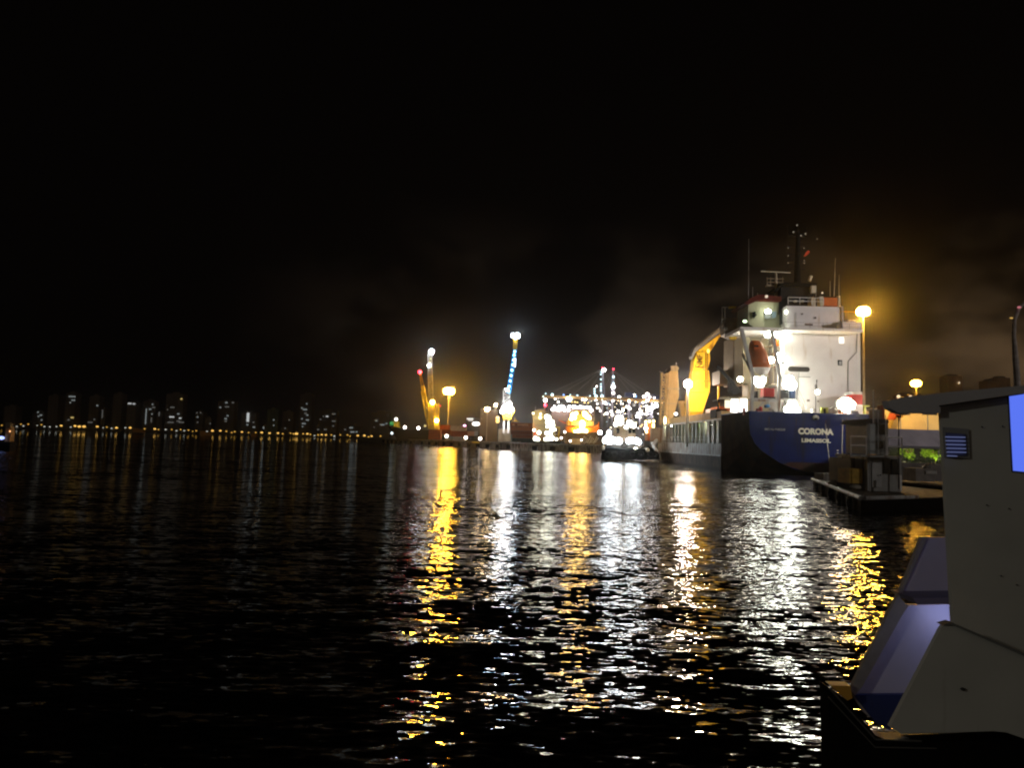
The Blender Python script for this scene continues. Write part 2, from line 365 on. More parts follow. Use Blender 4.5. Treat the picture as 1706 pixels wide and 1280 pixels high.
for px, py, s, k in SL:
    big = s > 1.25; Y = 1790; c = P(px, py, Y)
    lb = 'small pale white lamp among the amber lamps of the far shore' if k == 'w' else ('large bright amber lamp on the far waterfront' if big else 'small amber street lamp on the far waterfront')
    t = thing('shore_lamp', lb, 'street lamp', (c.x, Y, 0), {'w': 'pale lamps on the far shore'}.get(k, 'bright amber lamps on the far shore' if big else 'small amber lamps on the far shore'))
    MB().tube((c.x, Y, 0), (c.x, Y, c.z), .25, .2, 5).build('pole', GREY, t)
    MB().ball(c, 1.7*s, 1.35 if k == 'a' else 1.5, 1, .8, 8, 5).build('lamp', E_SWH if k == 'w' else (E_AMBL if big else E_AMB), t)
for x0, y0, x1, y1, lb in ((221,715.5,238,721,'low tan moored pontoon at the far shore, leftmost of the three'), (333,719.5,350,727,'low tan moored pontoon at the far shore, middle of the three'), (418,723.5,426,728.5,'smallest tan moored pontoon at the far shore')):
    t = MB(); t.pbox(x0, y0, x1, y1, 900, 6); t.pbox(x0+2, y0-1.6, (x0+x1)/2, y0, 901, 3)
    tag(t.build('pontoon', mat('pontoon_orange', (.75,.42,.16), .6)), lb, 'pontoon')

# post with blue lamp at the left edge
t = thing('channel_marker', 'tan channel marker post with a blue light, cut by the left edge of the photo', 'channel marker', (P(10,735,120).x, 120, 0))
mb = MB(); mb.ppoly([(8,736),(9,720),(10,714),(17,713),(18,722),(16,736)], 120, 1.0); mb.build('post', mat('marker_tan', (.75,.45,.2), .6), t)
mb = MB(); mb.ppoly([(9,713.8),(10,706),(14,705),(17,707),(17,712.6)], 120.1, .8); mb.build('top_cage', TAN, t)
mb = MB(); mb.box(P(-8,731,120).x, 119.9, -.5, P(18,731,120).x, 121.5, P(5,737,120).z); mb.build('float', DARK, t)
mb = MB(); mb.ball(P(2,730,119.8), .42, 1.2, 1, .7); mb.build('lamp', em('marker_blue', (.35,.45,1), 2.0), t)
mb = MB(); mb.ball(P(16.5,719,119.8), .12); mb.build('lamp', em('marker_warm', (1,.5,.2), 2.0), t)

# ---------------------------------------------------------------- dark cargo vessel at the left end of the quay
t = thing('cargo_vessel', 'long dark cargo vessel with green and yellow lit wheelhouse left of the yellow crane', 'ship', (P(690,735,450).x, 470, 0))
mb = MB(); mb.ppoly([(646,710.5),(668,713),(672,716),(716,716.5),(738,727),(738,735),(662,735),(655,722)], 455, 14); mb.build('hull', BHULL, t)
mb = MB(); mb.pbox(656,703,664,711.5,460,6); mb.build('wheelhouse', mat('lit_yellow_green', (.5,.5,.06), .6), t)
mb = MB(); mb.pbox(649.5,702.5,655.5,708.5,460,6); mb.build('deckhouse', em('green_lit_house', (.04,.5,.12), .45, False), t)
for q in ((660,699,1.1,em('dim_white',(1,.95,.8),4,False)),(674.5,712.3,1.0,E_DWHT),(697,713.5,1.0,E_DWHT),(708,710,.8,em('dim_yellow_light',(1,.85,.35),.6,False)),(725,714.5,.8,E_DWHT)):
    MB().ball(P(q[0], q[1], 453), q[2], 1,1,1,8,5).build('lamp', q[3], t)
mb = MB(); a = P(660,699,460); mb.tube((a.x,461,P(660,704,460).z),(a.x,461,a.z+3),.25,.15,6); mb.build('mast', GREY, t)

# ---------------------------------------------------------------- lattice helper
def lattice(mb, p, q, w, n, r=.12, ax=Vector((1,0,0)), w2=None):
    p, q = Vector(p), Vector(q); w2 = w2 or w; d = (q-p).normalized(); ax = (ax - d*ax.dot(d)).normalized(); ay = d.cross(ax)
    cs = ((-1,-1),(1,-1),(1,1),(-1,1))
    pt = lambda i, k: p.lerp(q, i/n) + (ax*cs[k][0] + ay*cs[k][1])*(w+(w2-w)*i/n)/2
    for k in range(4):
        mb.tube(pt(0,k), pt(n,k), r, r, 5)
        for i in range(n):
            a, b = (k, (k+1) % 4) if i % 2 else ((k+1) % 4, k)
            mb.tube(pt(i,a), pt(i+1,b), r*.7, r*.7, 4); mb.tube(pt(i,k), pt(i,(k+1) % 4), r*.6, r*.6, 4)
    return mb
def flood(parent, px, py, Y, r, e, sx=1, sz=1, hood=True):
    c = P(px, py, Y); o = MB().ball(c, r, sx, 1, sz, 12, 8).build('floodlight', e, parent)
    if hood == 2:
        MB().box(c.x-r*1.04*sx, Y+r*.05, c.z-r*1.04*sz, c.x+r*1.04*sx, Y+r*1.2, c.z+r*1.04*sz).build('housing', GREY, o)
    elif hood:
        MB().box(c.x-r*.5, Y+r*.6, c.z-r*.1, c.x+r*.5, Y+r*1.3, c.z+r*.9).build('bracket', GREY, o)
    return o

# mobile harbour crane with blue and yellow lattice jib
Y = 330; b0 = P(847, 737, Y)
t = thing('harbour_crane', 'mobile harbour crane with a blue and yellow floodlit lattice jib pointing up', 'crane', (b0.x, Y, 3.0))
mb = MB(); lattice(mb, P(847.5,655,Y), P(855,606,Y), 2.0, 12, .15, w2=1.6); mb.build('jib_lower', BLUEP, t)
mb = MB(); lattice(mb, P(855,605.6,Y), P(858,582,Y), 1.6, 6, .15); mb.build('jib_middle', BLUEP, t)
mb = MB(); lattice(mb, P(858,581.6,Y), P(859,562,Y), 1.7, 5, .16); mb.build('jib_tip', YEL, t)
mb = MB(); mb.pbox(857,597,859,611,Y-1.5,.6); mb.build('jib_light_strip', em('jib_strip', (.85,.95,1), 6), t)
mb = MB(); lattice(mb, (b0.x-1.2, Y+4, P(847,690,Y).z), P(844,648,Y)+Vector((0,4,0)), 3, 6, .25); mb.build('tower', LGREY, t)
mb = MB(); mb.pbox(838,690,852,699,Y+2,7); mb.pbox(836,683,842,690,Y+2,5); mb.build('machinery_house', YEL, t)
mb = MB()
for x in (839.5, 847): mb.pbox(x-1.6,699.5,x+1.6,722,Y+3,1.2)
mb.build('undercarriage_column', WHITE, t)
mb = MB(); mb.pbox(830,715.5,851,736,Y+6,8); mb.build('undercarriage', TAN, t)
mb = MB(); mb.tube(P(852,694,Y), P(858,683,Y), .3); mb.build('stay', YEL, t)
for q in ((855,559,1.0),(862,559.5,1.2),(859,563,.6)): flood(t, q[0], q[1], Y-1, q[2], E_COOL, hood=False)
for q in ((841,681,1.4),(846,678,1.7),(850,682,1.4),(837,686,.9),(849,673,.8),(844,649,.5)): flood(t, q[0], q[1], Y-2, q[2], em('crane_flood', (1,.98,.95), 90))
for q in ((857.5,586),(856.5,592),(855.5,600),(854.5,608),(853,617),(851.5,626),(850,635),(848.5,644),(847.5,652)): MB().ball(P(q[0],q[1],Y-1.6), .38, 1,1,1.3,8,6).build('jib_fill_light', em('jib_fill_lamp',(.30,.68,1.0),16), t)  # lamps added along the jib to brighten its lattice
for q in ((829,697),(829,702)):  flood(t, q[0], q[1], Y, .9, em('crane_amber', (1,.7,.2), 2, False))
Y = 360
mb = MB(); mb.ppoly([(851,703),(857,700),(858,695),(860,700),(866,703)], Y, 3); tag(mb.build('cargo_hopper', YEL), 'yellow pyramid-topped hopper above the orange containers', 'hopper')

# grey lattice crane with white lights
Y = 470
t = thing('harbour_crane', 'thin grey mobile harbour crane with white lamps at its tip, behind the yellow crane', 'crane', (P(722,735,Y).x, Y, 3.0))
mb = MB(); lattice(mb, P(719,712,Y), P(716,590,Y), 3.2, 26, .28, w2=2.4); mb.build('jib', LGREY, t)
mb = MB(); mb.tube(P(713,611,Y), P(711,640,Y), .12); mb.tube(P(716,588,Y), P(713,612,Y), .12); mb.build('hoist_rope', GREY, t)
mb = MB(); mb.pbox(715,712,733,733,Y,8); mb.build('undercarriage', DARK, t)
for q in ((719,586,1.6),(714.5,609,.8)): flood(t, q[0], q[1], Y-2, q[2], E_COOL, hood=False)
for q in ((718,591),(717,598),(716,604),(718,612)): MB().ball(P(q[0],q[1],Y-2), .55).build('lamp', em('yellowish_glint', (.9,.9,.4), 1.2, False), t)

# yellow crane
Y = 380
t = thing('yellow_crane', 'leaning yellow boom crane with a red tip light', 'crane', (P(722,733,Y).x, Y, 3.0))
mb = MB(); lattice(mb, P(716,712,Y), P(705,652,Y), 2.0, 10, .3, w2=2.0); mb.build('boom', YEL, t)
mb = MB(); mb.ppoly([(701,644),(706,642),(708,650),(709,660),(704,661),(702,652)], Y-1, 3); mb.build('boom_head', YEL, t)
mb = MB(); mb.tube(P(702,643,Y), P(699,621,Y), .2); mb.tube(P(706,643,Y), P(700,621,Y), .2); mb.build('fly_jib', YEL, t)
mb = MB(); lattice(mb, P(719,714,Y), P(719,672,Y), 3.2, 7, .4); lattice(mb, P(728,712,Y), P(728,672,Y), 2.0, 7, .25); mb.build('mast', YEL, t)
mb = MB(); mb.pbox(716,706,731,716,Y,5); mb.build('cab', YEL, t)
mb = MB(); mb.pbox(714,716,734,733,Y,7); mb.build('undercarriage', RUST, t)
flood(t, 699.5, 620, Y-1, 1.0, E_RED, hood=False); flood(t, 720.5, 670.5, Y-3, 1.2, em('yellow_lamp', (1,.78,.25), 35))
flood(t, 727.5, 701, Y-2, .8, E_WARM); flood(t, 733.5, 676.5, Y, .55, em('dim_red', (1,.05,.1), 1.0, False), hood=False)

# ---------------------------------------------------------------- containers and quay buildings
def container(x0, y0, x1, y1, Y, m, label, group='shipping containers on the quay', logo=None):
    mb = MB(); p = P(x0,(y0+y1)/2,Y); q = P(x1,(y0+y1)/2,Y); tz = P((x0+x1)/2,y0,Y).z; bz = P((x0+x1)/2,y1,Y).z
    mb.box(p.x, Y, bz, q.x, Y+2.4, tz); n = max(4, int((q.x-p.x)/.8))
    for i in range(n):
        x = p.x + (q.x-p.x)*(i+.5)/n; mb.box(x-.15, Y-.1, bz+.2, x+.15, Y-.003, tz-.2)
    o = mb.build('shipping_container', m); tag(o, label, 'container', group); return o
OC = mat('container_orange', (.62,.17,.05), .6, var=.25, vs=.5)
container(731,708,750,716,392,RUST,'dark red container directly under the wide amber light mast, upper of its stack')
container(733,716.2,752,724,392,DRED,'very dark red container under the upper dark red one beside the yellow crane')
container(751,710,777,718,372,mat('container_cream',(.55,.42,.3),.6),'cream container with a pale panel, on top of the long dark red container')
container(750,718.3,779,728,370,RUST,'long dark red container beneath the cream container')
container(779,719,790,726.5,366,mat('container_pink',(.6,.3,.2),.6),'small salmon container beside a white one')
container(790.3,719,795.5,726.5,366,LGREY,'small white container end beside the salmon container')
container(779,726.8,808,734,366,DARK,'long nearly black container on the quay below the silo building')
container(755,728.3,768,734.5,360,GREY,'small grey container low on the quay in front of the dark red one')
container(851,705,887,711.3,318,OC,'top orange container of the tall stack left of the lit tan superstructure', logo=1)
container(851,711.6,887,718,318,OC,'second orange container from the top of the stack left of the lit tan superstructure')
container(851,718.3,887,724.5,318,RUST,'third container from the top, dark orange, left of the lit tan superstructure')
container(853,724.8,887,730.5,318,RUST,'dark orange container second from the bottom of the tall stack')
container(853,730.8,887,736.5,318,DARK,'black container at the bottom of the tall orange stack')
mb = MB(); mb.pbox(853.5,706.5,857.5,709.7,317.8,.1); mb.pbox(862,707,880,709.3,317.8,.1); o = mb.build('container_marking', mat('pale_orange',(.9,.42,.2),.6), None)
tag(o, 'faded pale orange marking on the top orange container', 'marking')
top = [x for x in C.objects if x.name.startswith('shipping_container') and x.get('label','').startswith('top orange')][0]
o.parent = top; o.matrix_parent_inverse = Matrix.Translation(-top.location); 
for k_ in ('label','category'): del o[k_]
t = thing('silo_building', 'dark tall silo building behind the orange-white light mast', 'building', (P(812,735,395).x, 395, 3))
mb = MB(); mb.pbox(799.5,683,829,736,395,25); mb.build('wall', mat('silo_wall',(.16,.14,.12),.8,var=.3,vs=.1), t)
mb = MB(); mb.pbox(801,680.5,806,682.9,397,6); mb.build('roof', GREY, t)
for q in ((803,681.5),(804,690),(802.5,698),(812,709)): MB().pbox(q[0]-1,q[1]-.8,q[0]+1,q[1]+.8,394.6,.3).build('window', em('window_dim2',(.9,.75,.55),.25,False), t)
t = thing('office_block', 'low dark office block with a lit row of top windows left of the silo building', 'building', (P(785,735,600).x, 600, 3))
mb = MB(); mb.pbox(776,696,800,735,600,25); mb.build('wall', mat('office_wall',(.06,.055,.05),.8), t)
for q in ((783,698,11,1.6),(784,700.7,8,1)): MB().pbox(q[0]-q[2]/2,q[1]-q[3]/2,q[0]+q[2]/2,q[1]+q[3]/2,599.5,.3).build('window', em('window_white2',(1,1,.95),1.4,False), t)
MB().ball(P(793,706.5,596), 1.7, 1.9, 1, .9).build('floodlight', em('office_flood',(1,.95,.9),5), t)
mast_lamp('navigation_light', 'small violet light above the cream container', 774, 710.5, 400, 3.0, em('violet_light',(.85,.35,1),7), 0, .8, 1, 'light', .1)

# ---------------------------------------------------------------- tan lit ship left of centre
Y = 335
t = thing('coaster_ship', 'small ship with tan superstructure and a column of white deck lamps beside the orange containers', 'ship', (P(905,748,Y).x, Y+10, 0))
mb = MB(); mb.ppoly([(868,735.5),(940,735.5),(944,748),(872,748)], Y+1.5, 11); mb.build('hull', BHULL, t)
mb = MB(); mb.ppoly([(889,734),(888,692),(891,684),(907,684),(911,690),(914,700),(920,712),(925,722),(928,734)], Y+4, 8); mb.build('superstructure', mat('tan_superstructure',(.62,.50,.22),.6,var=.15,vs=.3), t)
mb = MB(); mb.pbox(886.5,689,891,692,Y+3.5,6); mb.pbox(895,682,906,684.8,Y+5,5); mb.pbox(903,687,915,689,Y+3,1); mb.build('bridge', TAN, t)
mb = MB(); mb.tube(P(892,684,Y+6), P(892,677,Y+6), .25,.12,6); mb.tube(P(908,686,Y+6), P(908,664,Y+6), .3,.12,6); mb.tube(P(914,687,Y+6), P(914.5,676,Y+6), .15,.1,6); mb.build('mast', LGREY, t)
mb = MB(); mb.bar(P(930,733,Y+3), P(932,712,Y+3), .7); mb.bar(P(932,712.5,Y+3), P(926,712.5,Y+3), .7); mb.build('davit', YEL, t)
for yy in (700.5, 709, 718.5, 727):
    MB().pbox(889.5,yy,926-(727-yy)*.4,yy+.9,Y+3.1,.8).build('deck_rail', TAN, t)
for q in ((911,695,1.5),(914,696,1.4),(916,702,1.4),(920,703,1.2),(912,704,1.2),(917,710,1.2),(921,709,1.2),(912,711,.9),(919,717,1.2),(924,716,.9),(898,721,1.2),(911,722,1.3),(917,723,1.2),(892,731,1.3),(896,732,1.2),(909,732,1.1),(914,731.5,1.2),(920,730.5,1.3),(927,732,.8),(890,717,.8)):
    flood(t, q[0], q[1], Y+1.5, q[2]*.72, em('coaster_lamp',(1,1,.78),14), hood=2)
for q in ((900,696,.7),(900.5,690,.5),(888.5,689,.5)): flood(t, q[0], q[1], Y+3, q[2], em('yellowish_lamp',(1,.9,.5),5), hood=False)
flood(t, 908.5, 667, Y+5, .8, E_WHT, hood=False); flood(t, 908.5, 675.5, Y+5, .7, E_RED, hood=False); flood(t, 883, 721.5, Y+1, .75, em('quay_red',(1,.03,.12),30), hood=False)

# ---------------------------------------------------------------- orange supply ship
Y = 350
t = thing('supply_ship', 'supply ship with glowing orange and yellow floodlit upperworks, left of the gantry cranes', 'ship', (P(970,752,Y).x, Y+12, 0))
mb = MB(); mb.ppoly([(930,723),(945,720.5),(1002,720.5),(1008,752),(940,752)], Y+3, 16); mb.build('hull', mat('brown_hull2',(.13,.085,.03),.7,var=.5,vs=.5), t)
mb = MB(); mb.ppoly([(944,710),(953,712),(990,712),(998,706),(1000,720),(945,720.3)], Y+5, 10); mb.build('bulwark', mat('vivid_orange',(.8,.26,.02),.55,var=.2), t)
mb = MB(); mb.pbox(946,702,989,709.5,Y+7,8); mb.pbox(952,690,982,701.8,Y+9,6); mb.pbox(958,684.5,978,689.8,Y+10,4); mb.build('deckhouse', mat('cream_house',(.85,.62,.25),.6), t)
mb = MB(); mb.tube(P(951,720,Y+4), P(950,700,Y+4), .3); mb.tube(P(997,720,Y+4), P(998,703,Y+4), .3); mb.bar(P(931,700,Y+6),P(943,706,Y+6),.5); mb.build('davit', ORAN, t)
EO = em('orange_flood', (1.0,.58,.12), 60); EOW = em('orange_white_flood', (1.0,.66,.20), 40)
for q in ((955,692,1.5),(957,696,1.3),(952,698,1.1),(960,689,1.0),(975,691,1.5),(979,695,1.3),(973,688,1.0),(982,697,1.0)): flood(t, q[0], q[1], Y+5, q[2]*.8, EO, hood=2)
for q in ((970,705,1.6),(970,710,1.6),(970,716,1.6),(964,718.5,1.2),(976,718.5,1.2),(958,719,.8)): flood(t, q[0], q[1], Y+3.5, q[2]*.8, EOW, hood=False)
mb = MB(); mb.pbox(953,731,967,741,Y-6,4); tag(mb.build('crate', mat('pale_plywood',(.6,.45,.2),.7)), 'square tan crate on the quay in front of the orange-lit ship', 'crate')
mb = MB()
for i in range(10): mb.tube(P(968+i*2.6, 738+(i%3), Y-9), P(974+i*2.6, 727+(i%4)*2, Y-9), .16)
tag(mb.build('pipe_rack', CREAM), 'slanting pale pipes stacked on the quay beneath the orange-lit ship', 'pipe rack')
for q, lb in (((950,735),'small white lamp left of the square tan crate'), ((969,733.5),'small white lamp right of the square tan crate'), ((935,730),'orange lamp at the stern of the tan lit ship'), ((941,720),'faint white lamp between the tan ship and the orange-lit ship')):
    mast_lamp('work_lamp', lb, q[0], q[1], Y-8, 3.0, E_DWHT, 0, .5, 1, 'lamp', .08)

# ---------------------------------------------------------------- container gantry cranes
GR = mat('gantry_grey', (.35,.33,.40), .5, var=.2); GRO = mat('gantry_amber', (.6,.36,.12), .5, var=.2)
def gantry(label, Y, ax, atop, boom, legs, lights, gm, bm, stays, name='gantry_crane'):
    t = thing(name, label, 'gantry crane', (P(ax, 735, Y).x, Y, 3.0), 'container gantry cranes')
    yb = boom[2]
    mb = MB(); 
    for dy in (0, 4):
        mb.bar(P(boom[0], yb, Y)+Vector((0,dy,0)), P(boom[1], yb+(boom[1]-boom[0])*.028, Y)+Vector((0,dy,0)), 1.2, 2.0)
    n = int((boom[1]-boom[0])/6)
    for i in range(n+1):
        x = boom[0]+(boom[1]-boom[0])*i/n; yy = yb+(x-boom[0])*.028; mb.bar(P(x,yy,Y), P(x,yy,Y)+Vector((0,4,0)), .5)
    mb.build('boom', bm, t)
    mb = MB(); mb.bar(P(ax-2, yb+2, Y), P(ax, atop+2, Y), 1.1); mb.bar(P(ax+3, yb+2, Y+4), P(ax+.5, atop+2, Y), .8)
    for k in range(1, 6):
        f = k/6; mb.bar(P(ax-2+2*f, yb+2+(atop-yb)*f, Y), P(ax+3-2.5*f, yb+2+(atop-yb)*f, Y+4*(1-f)), .35)
    mb.build('apex_frame', gm, t)
    mb = MB()
    for sx in stays: mb.tube(P(ax, atop+2, Y), P(sx, yb+(sx-boom[0])*.028, Y), .14, .14, 4)
    mb.build('stay', GREY, t)
    for x, wd in legs:
        MB().bar(P(x, yb+3, Y+1), Vector((P(x, 735, Y).x, Y+1, 3.0)), wd).build('leg', gm, t)
    mb = MB(); l0, l1 = legs[0][0], legs[-1][0]
    for yy in (690, 716): mb.bar(P(l0, yy, Y+1.2), P(l1, yy+.4, Y+1.2), .9)
    mb.bar(P(l0, 716, Y+1.6), P(l1, 690, Y+1.6), .6); mb.build('cross_beam', gm, t)
    mb = MB(); mb.pbox(l1+6, yb-7, l1+20, yb+.2, Y+1, 6); mb.build('machinery_house', mat('machinery_blue',(.05,.08,.25),.5), t)
    mb = MB(); mb.pbox(ax-24, yb+5, ax-19, yb+10, Y+1, 3); mb.build('operator_cab', LGREY, t)
    EE = {'w': E_DWHT, 'W': em('gantry_flood',(1,.97,.95),45), 'c': E_DCOOL, 'r': E_RED, 'a': em('gantry_amber_light',(1,.65,.2),4,False), 'b': em('gantry_blue_light',(.2,.4,1),3,False)}
    for l in lights:
        MB().ball(P(l[0], l[1], Y-1.5), l[3] if len(l) > 3 else {'w':.95,'W':1.5,'c':.85,'r':1.1,'a':.9,'b':1.4}[l[2]]*random.uniform(.6,.88), 1.0, 1, .9, 8, 6).build('floodlight', EE[l[2]], t)
    for k in range(26):
        f = random.random(); x = boom[0]+(boom[1]-boom[0])*f; q_ = random.choice((0,1,2)); x2 = random.choice(legs)[0]+random.uniform(-3,6)
        px, py = (x, yb+(x-boom[0])*.028+random.uniform(1,4)) if q_ == 0 else (x2, random.uniform(yb+6, 728)) if q_ == 1 else (random.uniform(legs[0][0]-8, legs[-1][0]+12), random.uniform(yb+8, 722))
        MB().ball(P(px, py, Y+(.2 if q_ < 2 else 6)), random.uniform(.3,.6), 1,1,1,6,4).build('floodlight', em(*random.choice((('tiny_white',(1,.95,.95),6,False),('tiny_amber',(1,.6,.2),5,False),('tiny_cyan',(.6,.85,1),4,False),('tiny_warm',(1,.8,.55),6,False)))), t)
    return t
gantry('gantry crane with boom reaching left, its taller apex lit red at the left', 620, 1004, 613, (903, 1046, 661), [(1003,1.9),(1013,1.4),(1036,1.2)],
 [(909,656,'c'),(905,661,'c'),(908,667,'w'),(920,658,'c',1.2),(939,658,'b',.8),(950,658,'c'),(962,659,'c'),(983,660,'c'),(993,660,'c',1.2),(1003,660,'c',1.3),(925,665,'w',.8),(930,670,'w',.9),(948,665.5,'W',1.9),
  (971,666,'w',1.1),(976,666,'w',.8),(993,667,'w',.8),(953,670,'a'),(958,670,'a'),(962,670.5,'a'),(974,671,'a'),(980,671.5,'a'),(1004,613,'r'),(1006.5,616.5,'W',1.3),(1002,620,'c'),(1001,624,'c',.6),(1001,632,'c'),(1001,640,'c'),(1001,644,'c',.7),(1001,647.5,'c'),(1001,651,'c',.7),
  (990.5,648,'c',.7),(990.5,652,'c',.7),(990.5,656,'c',.7),(994,644,'w'),(1007,671,'w',1.3),(1010,673,'w'),(995,673,'w',.7),(995,680,'w',.8),(1000,685,'w',.7),(1011,689,'w',1.1)], GR, GRO, (903, 925, 950, 975, 1030, 1046))
gantry('gantry crane with boom reaching right, its lower red-lit apex at the right', 640, 1021, 615, (966, 1100, 664), [(1020,1.4),(1048,1.8),(1072,1.5)],
 [(1022,615,'r'),(1022,628,'c',1.1),(1022,639,'c',.9),(1021.5,645,'W',1.5),(1022,655,'w',1.2),(1021,667.5,'w',1.3),(1031.5,662,'w',1.4),(1048,668.5,'w',1.2),(1036,673,'w',1.2),(1020,691,'w',1.4),(1018,686,'w',1.1),
  (1043,660,'b'),(1048.5,660,'b'),(1055,658.5,'W',1.3),(1059,660.5,'b'),(1037,683,'W',1.4),(1030,686,'W',1.1),(1035,687,'W',1.1),(1044,678,'w',1.1),(1048,680,'w',1.3),(1050,681,'w',1.0),(1011.5,680,'c')], GR, GRO, (975, 1000, 1060, 1080, 1098))
gantry('third container gantry crane with dense lamps, close left of the beige ship crane', 560, 1078, 652, (1058, 1112, 667), [(1066,1.2),(1086,1.2)],
 [(1073,661,'w',1.2),(1078.5,657,'w',1.3),(1082.5,662,'w',.9),(1090,663,'w',.7),(1078.5,667.5,'w',1.2),(1071,671,'w',.7),(1077,677,'w',1.1),(1093,676,'W',1.5),(1088,679,'W',1.2),(1083,681,'W',1.2),(1079,684,'W',1.1),(1077,690,'w',1.1),(1066,682,'w',.6),(1064,690,'W',1.4),(1062,694,'W',1.2),(1068,688,'W',1.0)], GR, GRO, (1060, 1095, 1110))
# lit ship-side fascia with its row of lamps under the left boom
t = thing('container_ship', 'distant container ship whose top rail carries a row of white lamps behind the orange-lit ship', 'ship', (P(950,735,560).x, 560, 0))
mb = MB(); mb.pbox(918,681,990,737,572,18); mb.build('hull', mat('far_hull',(.16,.10,.08),.7), t)
mb = MB(); rail(mb, [P(919,681,570), P(989,682,570)], 1.4, 2, .12, 5); mb.build('rail', LGREY, t)
for q in ((921,682.5,1.2),(924.5,681.5,1.2),(928,682.5,1.2),(931.5,683,1.1),(935,682.5,1.2),(940.5,683.5,1),(947,684,1),(932,678,1.1),(936,677.5,1.1),(938.5,678,.9),(948.5,678,1.1),(955,678,1.1),(959,678.5,1.1),(962,679,.8),(967,678.5,1.1),(971,679,1.1),(974,679.3,.8),(978,679,1.1),(982,679.3,1.1),(985,684.5,1.2),(924,677.5,.7)):
    MB().ball(P(q[0], q[1], 565), q[2]*.95, 1.1, 1, .9, 8, 6).build('floodlight', em('rail_lamp',(1,.96,.98),26), t)

# ---------------------------------------------------------------- tug with black hull
Y = 168
t = thing('tugboat', 'tugboat with black hull and floodlit white deckhouse moored at the bow of the blue ship', 'tugboat', (P(1050,765,Y).x, Y+5, 0))
mb = MB(); mb.loft([[P(x, y, Y+dy) for x, y in pp] for dy, pp in ((1.2, [(1001,767),(1003,746),(1010,743),(1030,747),(1068,748),(1080,743),(1098,753),(1100,767)]), (0, [(1006,767),(1008,747),(1013,744),(1031,748),(1066,749),(1080,745),(1095,754),(1096,767)]), (14,[(1006,764),(1008,745),(1013,742),(1031,746),(1066,747),(1080,743),(1095,752),(1096,764)]))], True); mb.build('hull', BHULL, t)
mb = MB()
for x in (1012, 1024, 1037, 1053, 1068, 1083, 1092):
    mb = MB(); c = P(x, 757, Y-.4)
    for k in range(8):
        a, b = k*math.pi/4, (k+1)*math.pi/4; mb.tube(c+Vector((.55*math.cos(a),0,.55*math.sin(a))), c+Vector((.55*math.cos(b),0,.55*math.sin(b))), .2, .2, 6)
    mb.build('tyre_fender', BLACK, t)
mb = MB(); mb.pbox(1011,730,1068,746,Y+4,6); mb.build('deckhouse', WHITE, t)
mb = MB(); mb.pbox(1026,712,1059,729.5,Y+5,4); mb.pbox(1033,708,1046,712,Y+5.5,3); mb.build('wheelhouse', CREAM, t)
for x in (1027.5, 1047.5, 1054): MB().pbox(x, 714, x+4.5, 722, Y+4.8, .15).build('window', GLASS, t)
mb = MB(); mb.pbox(1035,736,1046,746,Y+3.6,.3); mb.build('door', GREY, t)
mb = MB(); rail(mb, [P(1010,730,Y+3.8), P(1068,731.5,Y+3.8)], .9, 2, .05); mb.build('rail', LGREY, t)
mb = MB(); c = P(1034,712,Y+6); mb.tube(c, c+Vector((0,0,4.5)), .12,.08,6); c = P(1052,712,Y+6); mb.tube(c, c+Vector((0,0,3)), .3,.3,8); mb.build('mast', LGREY, t)
mb = MB(); mb.ball(P(1004,747,Y-.2), .55); mb.ball(P(1079,750,Y-.2), .5); mb.build('bow_fender', CREAM, t)
mb = MB(); mb.tube(P(1086,738,Y+3), P(1095,755,Y), .35,.5,8); mb.tube(P(1094,734,Y+4), P(1088,744,Y+2), .5,.5,8); mb.build('rope_bundle', LGREY, t)
EC = em('tug_flood', (.82,.93,1), 40)
for q in ((1009,734,.8),(1013,731,.9),(1016,735,.9),(1021,734,.9),(1025,735,.7),(1031,735,.9),(1048,735,.8),(1053,734,.8),(1060,735,.8),(1064,737,.7)): flood(t, q[0], q[1], Y+2, q[2]*.85, EC, hood=2)
for q in ((1032,699,1.2,em('tug_warm',(1,.9,.75),30)),(1034,704,.8,E_WHT),(1026,707,.6,E_WHT),(1043,712,.5,E_WHT),(1049,705,.8,E_WHT),(1053,708,.8,E_WHT),(1056,710,.6,E_WHT),(1015,721,.6,E_WHT),(1032,749,.35,E_WARM),(1059,748,.4,E_WARM),(999.5,721,.6,E_WHT)): flood(t, q[0], q[1], Y+2.5, q[2]*.8, q[3], hood=2)
t = thing('orange_stack', 'orange lit container stack end with yellow lamp columns right of the tugboat', 'container stack', (P(1084,736,250).x, 250, 3.0))
mb = MB(); mb.pbox(1079,703,1087,735,250,5); mb.build('stack_wall', OC, t)
for q in ((1076,703),(1076,708),(1077,714),(1077,720),(1089,702),(1088.5,708),(1088.5,712),(1088,721),(1082,702.5)): MB().ball(P(q[0],q[1],249.5),.45).build('lamp', em('stack_lamp',(1,.75,.3),9), t)
MB().ball(P(1076,714,249), .6).build('lamp', E_WHT, t)

